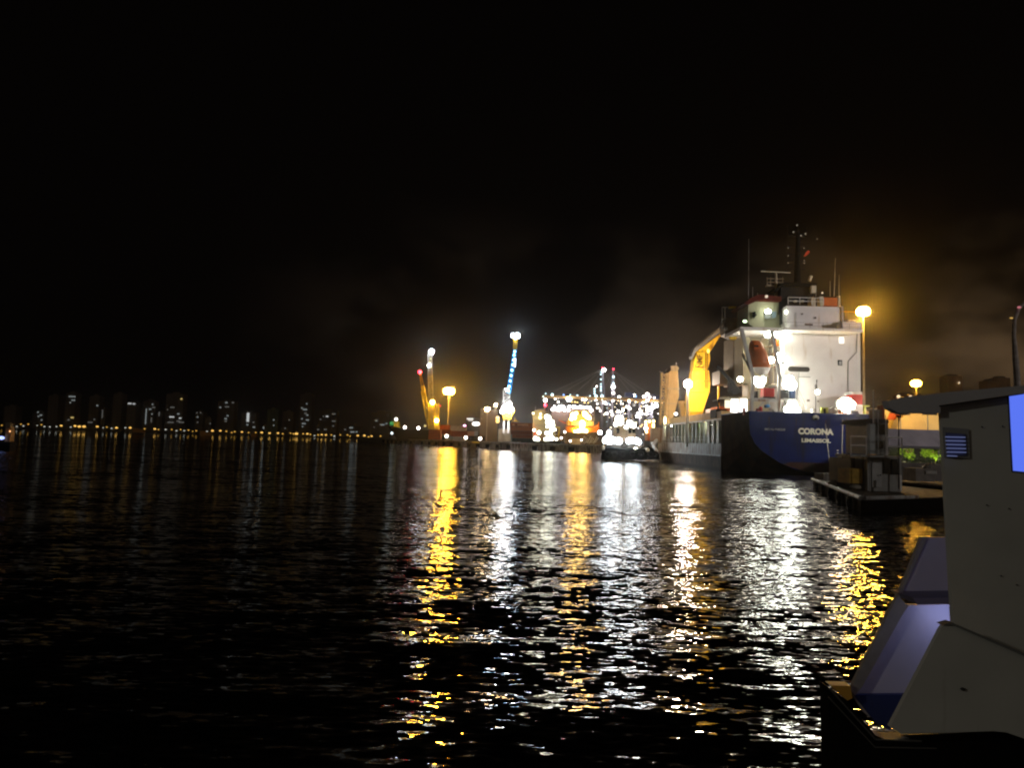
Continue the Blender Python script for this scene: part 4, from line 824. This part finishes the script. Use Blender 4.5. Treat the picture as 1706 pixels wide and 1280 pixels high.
# ---------------------------------------------------------------- people on the ship's side deck
def person(px, py, Y, label, vest, facing=1):
    c = P(px, py, Y); base = Vector((c.x, Y, c.z)); t = thing('person', label, 'person', base, 'workers on the side deck')
    J = {'pel':(0,0,.95),'ch':(.0,0,1.3),'nk':(0,0,1.48),'hd':(.02,0,1.6),'ht':(.02,0,1.72),'hl':(-.1,0,.92),'kl':(-.14,-.04,.5),'al':(-.15,0,.08),'tl':(-.15,-.14,.03),'hr':(.1,0,.92),'kr':(.14,-.02,.5),'ar':(.17,.05,.08),'tr':(.17,-.1,.03),
         'sl':(-.2,0,1.42),'el':(-.28,-.03,1.14),'wl':(-.24,-.16,.94),'fl':(-.23,-.22,.88),'sr':(.2,0,1.42),'er':(.30,-.05,1.16),'wr':(.34,-.2,1.0),'fr':(.34,-.27,.96)}
    rad = {'pel':.15,'ch':.17,'nk':.06,'hd':.1,'ht':.085,'hl':.09,'kl':.065,'al':.045,'tl':.04,'hr':.09,'kr':.065,'ar':.045,'tr':.04,'sl':.065,'el':.045,'wl':.03,'fl':.03,'sr':.065,'er':.045,'wr':.03,'fr':.03}
    ks = list(J); E = [('pel','ch'),('ch','nk'),('nk','hd'),('hd','ht'),('pel','hl'),('hl','kl'),('kl','al'),('al','tl'),('pel','hr'),('hr','kr'),('kr','ar'),('ar','tr'),('ch','sl'),('sl','el'),('el','wl'),('wl','fl'),('ch','sr'),('sr','er'),('er','wr'),('wr','fr')]
    me = bpy.data.meshes.new('body'); me.from_pydata([Vector(J[k])*1.0 for k in ks], [(ks.index(a), ks.index(b)) for a, b in E], [])
    me.materials.append(mat('work_clothes',(.06,.06,.09),.8)); o = bpy.data.objects.new('body', me); C.objects.link(o); o.parent = t
    sk = o.modifiers.new('skin', 'SKIN'); 
    for i, k in enumerate(ks): me.skin_vertices[0].data[i].radius = (rad[k], rad[k]); me.skin_vertices[0].data[i].use_root = (k == 'pel')
    ss = o.modifiers.new('sub', 'SUBSURF'); ss.levels = ss.render_levels = 1
    MB().tube(base+Vector((0,0,.9)), base+Vector((0,0,1.43)), .2, .235, 12).build('vest', vest, t)
    MB().ball(base+Vector((.02,0,1.7)), .125, 1,1.1,.8).build('helmet', WHITE, t)
HV = mat('hi_vis_yellow',(.75,.9,.05),.7,var=.1)
person(1154, 738.5, 149.8, 'worker in a lime high-visibility vest standing on the side deck beside the pale pole', HV)
person(1115, 738, 174.5, 'worker in a yellow vest further forward on the side deck', mat('vest_amber',(.9,.6,.05),.7,var=.1))
# lamps that light the side deck
for q in ((1161,709,151,.16),(1118,709,174,.18),(1184,708,138,.14)):
    c = P(q[0], q[1], q[2]); MB().ball(c, q[3]).build('lamp', em('side_deck_lamp',(.95,1,.6),160), S)

# ================================================================ floodlight mast added outside the frame to light the stern
t = thing('added_light_mast', 'added floodlight mast to the right, outside the photo', 'light mast', (112, 60, 0))
MB().tube((112,60,0),(112,60,30),.4,.25).build('pole', LGREY, t)
MB().box(110.6,59.4,29.4,113,60.6,31).build('lamp_frame', GREY, t)
ld = bpy.data.lights.new('lamp', 'SPOT'); ld.energy = 150000; ld.color = (1,.90,.86); ld.shadow_soft_size = .5; ld.spot_size = R(50); ld.spot_blend = .4
lo = bpy.data.objects.new('lamp', ld); C.objects.link(lo); lo.parent = t; lo.location = (-1.6,.2,30)
d = Vector((50,119,13)) - Vector((110.4,60.2,30)); lo.rotation_euler = d.to_track_quat('-Z','Y').to_euler()

# ================================================================ workboat at the right
W = thing('workboat', 'small grey workboat with wheelhouse, rails and masts moored under the blue stern', 'workboat', (30, 56, 0))
hp = [(22.8,46.5),(31.4,74),(36,74),(37,55),(28,49.5)]
MB().prism([(x, y, -.4) for x, y in hp], (0,0,1.2)).build('hull', BHULL, W)
MB().prism([(x, y, .803) for x, y in hp], (0,0,.06)).build('deck', mat('worn_deck',(.2,.17,.13),.8,var=.4,vs=1,dirt=(.03,.03,.03)), W)
mb = MB(); mb.tube((22.7,46.3,.95),(31.3,74,.95),.14); mb.tube((22.9,46.2,.95),(28,49.2,.95),.14); mb.build('gunwale_pipe', LGREY, W)
for i in range(5):
    c = Vector((22.6,46.8,.35)).lerp(Vector((31,73,.35)), (i+.5)/5); mb = MB()
    for k in range(10):
        a, b = k*math.pi/5, (k+1)*math.pi/5; u = Vector((.31,.95,0)); mb.tube(c+u*.4*math.cos(a)+Vector((0,0,.4*math.sin(a))), c+u*.4*math.cos(b)+Vector((0,0,.4*math.sin(b))), .15,.15,7)
    mb.build('tyre_fender', BLACK, W)
WG = mat('workboat_grey',(.33,.33,.32),.5,var=.2,vs=1,dirt=(.12,.07,.04),damt=.3)
MB().pbox(1445,762.3,1502,819,56,5).build('deckhouse', WG, W)
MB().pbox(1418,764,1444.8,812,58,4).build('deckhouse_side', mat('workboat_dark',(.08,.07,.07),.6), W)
mb = MB(); mb.ppoly([(1416,757.5),(1504,760),(1504,763.5),(1416,761)], 54.5, 2.5); mb.build('upper_deck', WG, W)
MB().pbox(1444,706,1460,757,56,3.5).build('wheelhouse', mat('wheelhouse_pale',(.45,.48,.5),.5,var=.15), W)
MB().pbox(1460,702,1480,757.5,56.5,3).build('wheelhouse_bridge', WG, W)
mb = MB(); mb.ppoly([(1440,706),(1448,698),(1480,699),(1481,705),(1460,705)], 55.6, 4.2); mb.build('wheelhouse_roof', mat('roof_dark',(.05,.05,.055),.6), W)
for a_ in ((1461.5,735,1472,748),(1462,707,1478,724)): MB().pbox(*a_,56.35,.1).build('window', GLASS, W)
MB().pbox(1472,765,1483,790,55.9,.08).build('window', GLASS, W); MB().pbox(1484.5,765,1496,791,55.9,.08).build('window', GLASS, W)
mb = MB(); mb.ppoly([(1453,812),(1453,772),(1456,767),(1465,767),(1469,772),(1469,812)], 55.85, .1); dr = mb.build('door', mat('door_pale',(.42,.42,.42),.5), W)
MB().ball(P(1467,792,55.7), .06).build('handle', DARK, dr)
rail(MB(), [P(1417,757.5,54.6), P(1443,758.3,54.6)], 1.4, 2, .05, .9).build('rail', WHITE, W)
rail(MB(), [P(1478,759.3,54.6), P(1503,760,54.6), P(1503,760,58)], 1.4, 2, .05, .9).build('rail', WHITE, W)
for x, y0, y1, r, m_ in ((1455,651,706,.05,WHITE),(1463,688,758,.05,LGREY),(1449.5,705,819,.05,LGREY),(1476,690,760,.045,WHITE),(1497.5,694,815,.055,DARK)):
    MB().tube(P(x,y1,55.4), P(x-.4,y0,55.4), r, r*.7, 6).build('pole', m_, W)
MB().pbox(1496,692,1502,696,55.3,.3).build('lamp_housing', DARK, W)
MB().pbox(1499.5,792,1502.5,819,54.3,.12).build('bollard_post', WHITE, W)
mb = MB(); mb.pbox(1458,683,1470,700,57,1); mb.build('mast_box', LGREY, W)
MB().pbox(1468,676,1474,700,57.8,.6).build('red_panel', mat('dull_red',(.35,.07,.04),.6), W)
mb = MB(); mb.tube(P(1462,668,57.5), P(1466,661,57.5), .04); mb.tube(P(1455,651,55.4), P(1455,649.5,55.4), .06); mb.ball(P(1474,678,56), .12, .7,1,2); mb.build('antenna', CREAM, W)
MB().pbox(1415.5,781,1437,806,56.5,2).build('yellow_locker', mat('ochre_locker',(.55,.34,.06),.6,var=.35,vs=3), W)
for c, k_ in ((P(1425,812,54), .32), (P(1390,806,61), .42)): MB().ball(c, k_, 1.4,1,.6).build('canvas_heap', mat('canvas',(.4,.36,.3),.9,var=.3,vs=3), W)
mb = MB(); mb.pbox(1372,790,1402,801,66,2); mb.build('fish_box', mat('box_pale',(.38,.34,.3),.8,var=.3,vs=2), W)
for q in (): pass
MB().tube(P(1402,800,60), P(1404,757,60), .07).build('pole', LGREY, W)
MB().tube(P(1378,800,66), P(1377,788,66), .08).build('bollard_post', LGREY, W)
# dark barge with tank to its right
B = thing('barge', 'low black barge moored beside the workboat, partly behind the dark boat wall', 'barge', (47, 62, 0))
MB().prism([(x, y, -.4) for x, y in ((37.3,57),(37.3,72),(62,72),(62,57))], (0,0,1.5)).build('hull', BHULL, B)
MB().prism([(x, y, 1.103) for x, y in ((37.3,57),(37.3,72),(62,72),(62,57))], (0,0,.05)).build('deck', mat('worn_deck',(.2,.17,.13),.8), B)
mb = MB(); rail(mb, [(37.6,58,1.15),(48,58,1.15)], 1.1, 2, .03, 1.5); mb.build('rail', GREY, B)
t = thing('water_tank', 'pale round-topped tank on the black barge', 'tank', (P(1541,800,66).x, 67, 1.15))
mb = MB(); mb.pbox(1526,781,1558,803,66,2.2); mb.build('tank_body', mat('tank_pale',(.28,.26,.25),.7,var=.3,vs=2), t); MB().ball(P(1548,781,67), .62, 1,1,.7).build('dome', mat('tank_pale',(.28,.26,.25),.7), t)
MB().pbox(1543,785,1561,790,65.8,.1).build('band', LGREY, t)
# canopy roof, hangar, arched tent, trees on the berth quay
t = thing('canopy', 'grey fabric canopy roof in front of the lit yellow hangar', 'canopy', (80, 98, 2.6))
mb = MB(); a = P(1468,742,98); b = P(1640,744,98); c = P(1640,717,98); d = P(1484,715,98)
mb.prism([(a.x,98,a.z),(b.x,98,a.z),(b.x,101,d.z),(d.x,101,d.z)], (0,.12,.12)); mb.build('roof_sheet', mat('canopy_grey',(.16,.15,.17),.8,var=.3,vs=.4), t)
mb = MB(); mb.box(a.x,97.9,a.z-.35,b.x,98,a.z); mb.build('valance', mat('canopy_dark',(.05,.05,.055),.8), t)
for x in (a.x+.5, a.x+8, b.x-1): MB().tube((x,98.2,2.6),(x,98.2,a.z),.1).build('post', GREY, t)
t = thing('hangar', 'sodium-lit yellow hangar wall behind the boat at right', 'building', (P(1540,740,128).x, 128, 2.6))
mb = MB(); a = P(1474,716,128); b = P(1640,690,128); mb.box(a.x,128,2.6,b.x,150,11.6); mb.build('wall', mat('hangar_yellow',(.80,.60,.25),.7,var=.08,vs=.3), t)
MB().box(a.x-.4,127.5,11.62,b.x+.4,150.4,11.9).build('roof', GREY, t)
mb = MB(); mb.ppoly([(1478,700),(1483,688),(1506,686),(1503,700)], 127.8, .1); mb.build('red_panel', mat('hangar_orange',(.6,.10,.01),.6), t)
mb = MB(); c0 = P(1520,717,125); n_ = 18; rr = 2.75
mb.prism([Vector((c0.x+rr*math.cos(math.pi*i/n_), 125, c0.z-.6+3.5*math.sin(math.pi*i/n_))) for i in range(n_+1)] + [Vector((c0.x-rr,125,2.6)), Vector((c0.x+rr,125,2.6))], (0,2,0))
tag(mb.build('arched_tent', mat('tent_tan',(.50,.38,.20),.8,var=.15,vs=.6)), 'tan arched tent end standing against the yellow hangar wall', 'tent')
for px in (1500, 1545):  # unseen lamps added to light the hangar wall
    c = P(px, 676, 119)
    t = thing('added_hangar_flood', 'added sodium floodlight pole that lights the yellow hangar, hidden by the boat roof, %s of two' % ('left' if px < 1520 else 'right'), 'floodlight', (c.x, 119, 2.6))
    MB().tube((c.x,119,2.6),(c.x,119,c.z),.09).build('pole', GREY, t)
    MB().ball(c, .35).build('lamp', em('added_hangar_lamp',(1,.60,.12),420), t); MB().box(c.x-1.2,118.3,c.z-1.6,c.x+1.2,118.5,c.z+.8).build('hood', DARK, t)  # hood added to keep the lamp's light off the water
LEAF = mat('leaves',(.16,.24,.02),.6,var=.5,vs=2.5)
def tree(px, ytop, ybot, Y, wpx, n, label):
    c = P(px, (ytop+ybot)/2, Y); rx = wpx/F*Y/2; rz = (ybot-ytop)/F*Y/2; t = thing('tree', label, 'tree', (c.x, Y, 2.6))
    mb = MB(); mb.tube((c.x,Y,2.5),(c.x,Y,c.z),.16,.08)
    for k in range(5):
        a = k*1.3; mb.tube((c.x,Y,c.z-rz*.6),(c.x+rx*.6*math.cos(a),Y+rx*.5*math.sin(a),c.z+rz*.3),.06,.02,5)
    mb.build('trunk', mat('bark',(.12,.08,.05),.9), t); mb = MB(); cl = [(random.uniform(-.75,.75), random.uniform(-.7,.7), random.uniform(-.6,.7), random.uniform(.22,.42)) for _ in range(9)]
    for _ in range(n):
        q = random.choice(cl); v = Vector((random.gauss(0,1), random.gauss(0,1), random.gauss(0,1))).normalized()*q[3]*random.uniform(.6,1.1)
        p = Vector((c.x+(q[0]+v.x)*rx, Y+(q[1]+v.y)*rx, c.z+(q[2]+v.z)*rz)); s = random.uniform(.1,.2)
        u = Vector((random.gauss(0,1),random.gauss(0,1),random.gauss(0,.5))).normalized(); w_ = u.orthogonal().normalized()
        mb.add([p-u*s, p+w_*s*.5, p+u*s, p-w_*s*.5], [(0,1,2,3)])
    mb.build('crown', LEAF, t)
    return c
tree(1513, 736, 768, 103, 27, 1100, 'lime-lit tree at the left under the grey canopy')
tree(1557, 736, 769, 102, 46, 1700, 'lime-lit tree at the right under the grey canopy beside the boat wall')
sh = thing('backdrop', 'added dark backdrop behind the lime-lit trees', 'backdrop', (80,107,2.6)); MB().box(57,107,2.61,110,111,5.3).build('wall', mat('backdrop_dark',(.015,.014,.012),.9), sh); MB().box(56.8,106.6,5.31,110.2,111.3,5.45).build('roof', DARK, sh)  # dark box added so the gap behind the trees stays black
for px, Yl in ((1513,100.6),(1553,100.0)):  # unseen lamps added to light the trees
    c = P(px, 768, Yl); t = thing('added_tree_lamp', 'added lamp hidden among the foliage, %s' % ('under the left lime-lit tree' if px < 1530 else 'under the right lime-lit tree'), 'lamp', (c.x, Yl, 2.6))
    MB().tube((c.x,Yl,2.6),(c.x,Yl,c.z-.1),.05).build('post', GREY, t); MB().ball(c, .1).build('lamp', em('added_tree_light',(.9,1,.45),2300), t); MB().box(c.x-.3,Yl-.24,c.z-.2,c.x+.3,Yl-.16,c.z+.22).build('hood', DARK, t)  # hood added to hide the lamp from view
mb = MB()
for _ in range(2500):
    p = Vector((random.uniform(50.5,74), random.uniform(93,97.5), 2.62+random.random()**1.5*1.1)); s = .14; u = Vector((random.gauss(0,1),random.gauss(0,1),random.gauss(0,1))).normalized(); w_ = u.orthogonal().normalized()
    mb.add([p-u*s, p+w_*s*.5, p+u*s, p-w_*s*.5], [(0,1,2,3)])
tag(mb.build('shrubbery', mat('dark_leaves',(.03,.05,.015),.7)), kind='stuff')
# towers on the right
for a_ in ((1578,1602,626,'rounded brown tower block seen above the dark boat roof'),(1661,1682,629,'brown tower block right of the stepped low one above the boat roof'),(1645,1660,634,'stepped low brown block above the boat roof near the right edge'),(1500,1542,657,'low brown building around the foot of the right sodium mast')):
    p, q = P(a_[0],a_[2],800), P(a_[1],a_[2],800); t = thing('apartment_tower', a_[3], 'tower block', ((p.x+q.x)/2, 800, 3))
    mb = MB(); mb.box(p.x,800,3,q.x,815,p.z); n_ = int((q.x-p.x)/3)
    for i in range(n_+1): x = p.x+(q.x-p.x)*i/n_; mb.box(x-.3,799.5,3.1,x+.3,799.99,p.z-.6)
    mb.build('wall', mat('brown_tower',(.7,.5,.35),.8,var=.2,vs=.1), t); MB().box(p.x+3,803,p.z+.01,q.x-3,811,p.z+2).build('roof', GREY, t)
MB().ball(P(1598,638,798), 1.0).build('window', em('tower_glint',(1,.8,.55),.9,False), [o for o in C.objects if o.get('label','').startswith('rounded brown')][0])
for q, lb in (((1497,661),'small warm light left of the right sodium mast'), ((1517,661.5),'small warm light touching the pole of the right sodium mast')):
    mast_lamp('work_lamp', lb, q[0], q[1], 240, 2.6, em('far_work_light',(1,.75,.45),1.3,False), 0, .55, 1, 'lamp', .08)
t = thing('bent_column', 'pale weathered column bending right at its top, near the right edge of the photo', 'column', (P(1695,640,46).x, 46, 0))
pts = [P(1696,760,46),P(1695,640,46),P(1692,600,46),P(1689,560,46),P(1690,533,46),P(1697,514,46),P(1712,500,46),P(1740,492,46)]; mb = MB()
for i in range(7): mb.tube(pts[i], pts[i+1], (.22,.2,.18,.13,.12,.12,.11)[i], (.2,.18,.13,.12,.12,.11,.1)[i], 10)
mb.build('shaft', mat('column_pale',(.40,.35,.33),.8,var=.4,vs=3), t)
MB().ball(P(1698,512,45.8), .09, 1.3,1,.8).build('lamp', em('pink_glint',(1,.3,.35),.5,False), t)  # glints on the column put in as small glowing balls
MB().ball(P(1685,530,45.8), .07, 1.6,1,.7).build('lamp', em('amber_glint',(1,.6,.15),.6,False), t)

# ================================================================ the boat in the foreground
FB = thing('tour_boat', 'dim white boat cabin with blue lit window and slanted wings in the right foreground', 'boat', (2.6, 3.2, 0))
FW = mat('cabin_white',(.53,.52,.475),.55,var=.12,vs=3,dirt=(.3,.27,.2),damt=.12)
FP = mat('wing_mauve_white',(.62,.58,.62),.5,var=.1,vs=3)
mb = MB(); mb.ppoly([(1567,676.5),(1679,660),(1686,786),(1960,810),(1960,1330),(1604,1330),(1588,1045),(1573,780)], 3.0, .02); mb.build('cabin_wall', FW, FB)
mb = MB(); mb.ppoly([(1479,668),(1510,661.5),(1578,653.5),(1706,642.5),(1960,618),(1960,634),(1706,654.8),(1567,675.2),(1567,689),(1497,688.2),(1484,681)], 2.95, .05); mb.build('roof', mat('roof_grey',(.50,.48,.50),.6,var=.12,vs=2), FB)
mb = MB(); mb.ppoly([(1567,675.6),(1706,655.3),(1706,657),(1567,677.6)], 2.94, .01); mb.build('roof_seam', mat('seam',(.03,.03,.03),.7), FB)
mb = MB(); mb.ppoly([(1679.5,659.5),(1960,625),(1960,812),(1686,786)], 3.09, .03); win = mb.build('window', em('blue_window',(.105,.185,.92),.98), FB)
mb = MB(); mb.path([P(1679.5,660,3.0),P(1686,786,3.0),P(1960,812,3.0)], .004); mb.build('frame', mat('frame_dark',(.1,.1,.14),.5), win)
# vent grille
mb = MB(); mb.ppoly([(1573,712),(1614,715),(1616,764),(1576,762)], 2.985, .012); gr_ = mb.build('vent_grille', mat('grille_frame',(.30,.30,.30),.5), FB)
mb = MB(); mb.ppoly([(1576.5,721),(1609,723.5),(1611,760),(1579,759)], 2.978, .005); bk = mb.build('backing', mat('grille_back',(.10,.11,.2),.5), gr_)
for i in range(6):
    y = 727.6+i*6.3; x1 = 1608.5+i*.35 if i < 5 else 1595
    mb = MB(); mb.ppoly([(1577+i*.6,y),(x1,y+.7),(x1,y+2.1),(1577+i*.6,y+1.4)], 2.965, .010); mb.build('slat', em('grille_glow',(.30,.36,.75),.33,False), gr_)
for q in ((1636,711.5),(1670.5,710.5),(1644,842),(1681,848),(1668,960),(1694,975)):
    MB().ball(P(q[0],q[1],2.99), .0032, 1,1,1,8,6).build('screw', mat('seam',(.03,.03,.03),.7), FB)
# rear slanted wing, lit by a blue lamp
YW = 4.6
def wing(pp, dep, m, name, Y=YW, par=None): return MB().ppoly(pp, Y, dep).build(name, m, par or FB)
wing([(1546,896),(1600,896),(1606,996),(1500,996)], .04, FP, 'wing_upper_panel')
wing([(1520,997),(1650,995.5),(1650,1006),(1530,1008)], .25, mat('ledge',(.28,.25,.30),.6), 'wing_ledge', YW-.2)
wing([(1514,1009),(1612,1007),(1612,1200),(1480,1216),(1442,1190),(1421,1157)], .04, FP, 'wing_lower_panel', YW+.1)
wing([(1536,896),(1545.5,896),(1499.5,996),(1512,1010),(1436,1146),(1424,1160),(1417,1149),(1500,985),(1510,962)], .03, mat('wing_edge',(.42,.39,.33),.6,var=.3,vs=6), 'wing_edge', YW-.02)
wing([(1424,1159),(1512,1158),(1500,1206),(1482,1218),(1460,1206)], .03, mat('blue_stripe',(.05,.065,.17),.5), 'blue_stripe', YW+.05)
wing([(1384,1143),(1417,1143.5),(1420,1164),(1412,1168)], .08, mat('yellow_tip',(.75,.40,.06),.5), 'yellow_cap', YW-.1)
# front buttress and black deck edge
mb = MB(); mb.ppoly([(1483,1212),(1569,1046),(1575,1040),(1586,1041),(1706,1094),(1960,1205),(1960,1345),(1760,1250),(1676,1221),(1655,1219),(1502,1224)], 2.75, .02); mb.build('front_buttress', FW, FB)
MB().ppoly([(1570,1042),(1586,1037.5),(1706,1089),(1960,1200),(1960,1205),(1706,1094),(1586,1042)], 2.735, .04).build('buttress_cap', mat('cap_grey',(.16,.16,.15),.6), FB)
MB().ball(P(1604,1149,2.74), .0075, 1.1,1,.8).build('bolt', mat('seam',(.03,.03,.03),.7), FB)
MB().ppoly([(1380,1146),(1411,1168),(1458,1226),(1476,1233),(1540,1236),(1500,1226),(1655,1220),(1680,1222),(1760,1254),(1960,1352),(1960,1600),(1390,1600)], 2.9, .08).build('hull_side', mat('boat_black',(.006,.006,.006),.5), FB)
mb = MB(); mb.path([P(1382,1148,2.89),P(1459,1233,2.89),P(1535,1236,2.89)], .004); mb.path([P(1380,1162,2.89),P(1458,1246,2.89),P(1560,1248,2.89)], .003); mb.build('rub_rail', mat('rail_dark',(.10,.095,.09),.4), FB)
c = P(1606,1034,4.5); o = MB().ball(c, .018, 1,1,1).build('blue_lamp', em('blue_led',(.44,.50,1.0),85), FB)
# fill lamp added behind the camera to light the near cabin
t = thing('added_fill_lamp', 'dim fill lamp added behind the camera, outside the photo', 'lamp', (-6,-3,3))
MB().tube((-6,-3,3),(-6,-3,6),.05).build('pole', GREY, t)
ld = bpy.data.lights.new('lamp', 'POINT'); ld.energy = 215; ld.color = (1,.97,.85); ld.shadow_soft_size = .15
lo = bpy.data.objects.new('lamp', ld); C.objects.link(lo); lo.parent = t; lo.location = (0,0,3.2)

t = thing('added_light_mast', 'shorter added floodlight mast near the camera, outside the photo', 'light mast', (58, 20, 0))  # mast added out of frame to light the workboat
MB().tube((58,20,0),(58,20,14),.3,.2).build('pole', LGREY, t)
MB().box(57,19.5,13.6,59,20.4,15).build('lamp_frame', GREY, t)
ld = bpy.data.lights.new('lamp', 'SPOT'); ld.energy = 5600; ld.color = (1,.93,.86); ld.shadow_soft_size = .4; ld.spot_size = R(42); ld.spot_blend = .6
lo = bpy.data.objects.new('lamp', ld); C.objects.link(lo); lo.parent = t; lo.location = (-1.3,.8,14.2)
d = Vector((31,57,3.5)) - Vector((56.7,20.8,14.2)); lo.rotation_euler = d.to_track_quat('-Z','Y').to_euler()

# ---------------------------------------------------------------- humid air
hz = MB(); hz.box(-3600,-400,-2.5,1700,3600,130); m = bpy.data.materials.new('haze'); m.use_nodes = True
for n_ in list(m.node_tree.nodes):
    if n_.type == 'BSDF_PRINCIPLED': m.node_tree.nodes.remove(n_)
v = m.node_tree.nodes.new('ShaderNodeVolumePrincipled'); v.inputs['Density'].default_value = 0.00012; v.inputs['Color'].default_value = (.9,.9,.9,1); v.inputs['Anisotropy'].default_value = .96
m.node_tree.links.new(v.outputs[0], [n_ for n_ in m.node_tree.nodes if n_.type == 'OUTPUT_MATERIAL'][0].inputs['Volume'])
tag(hz.build('haze', m), kind='stuff')
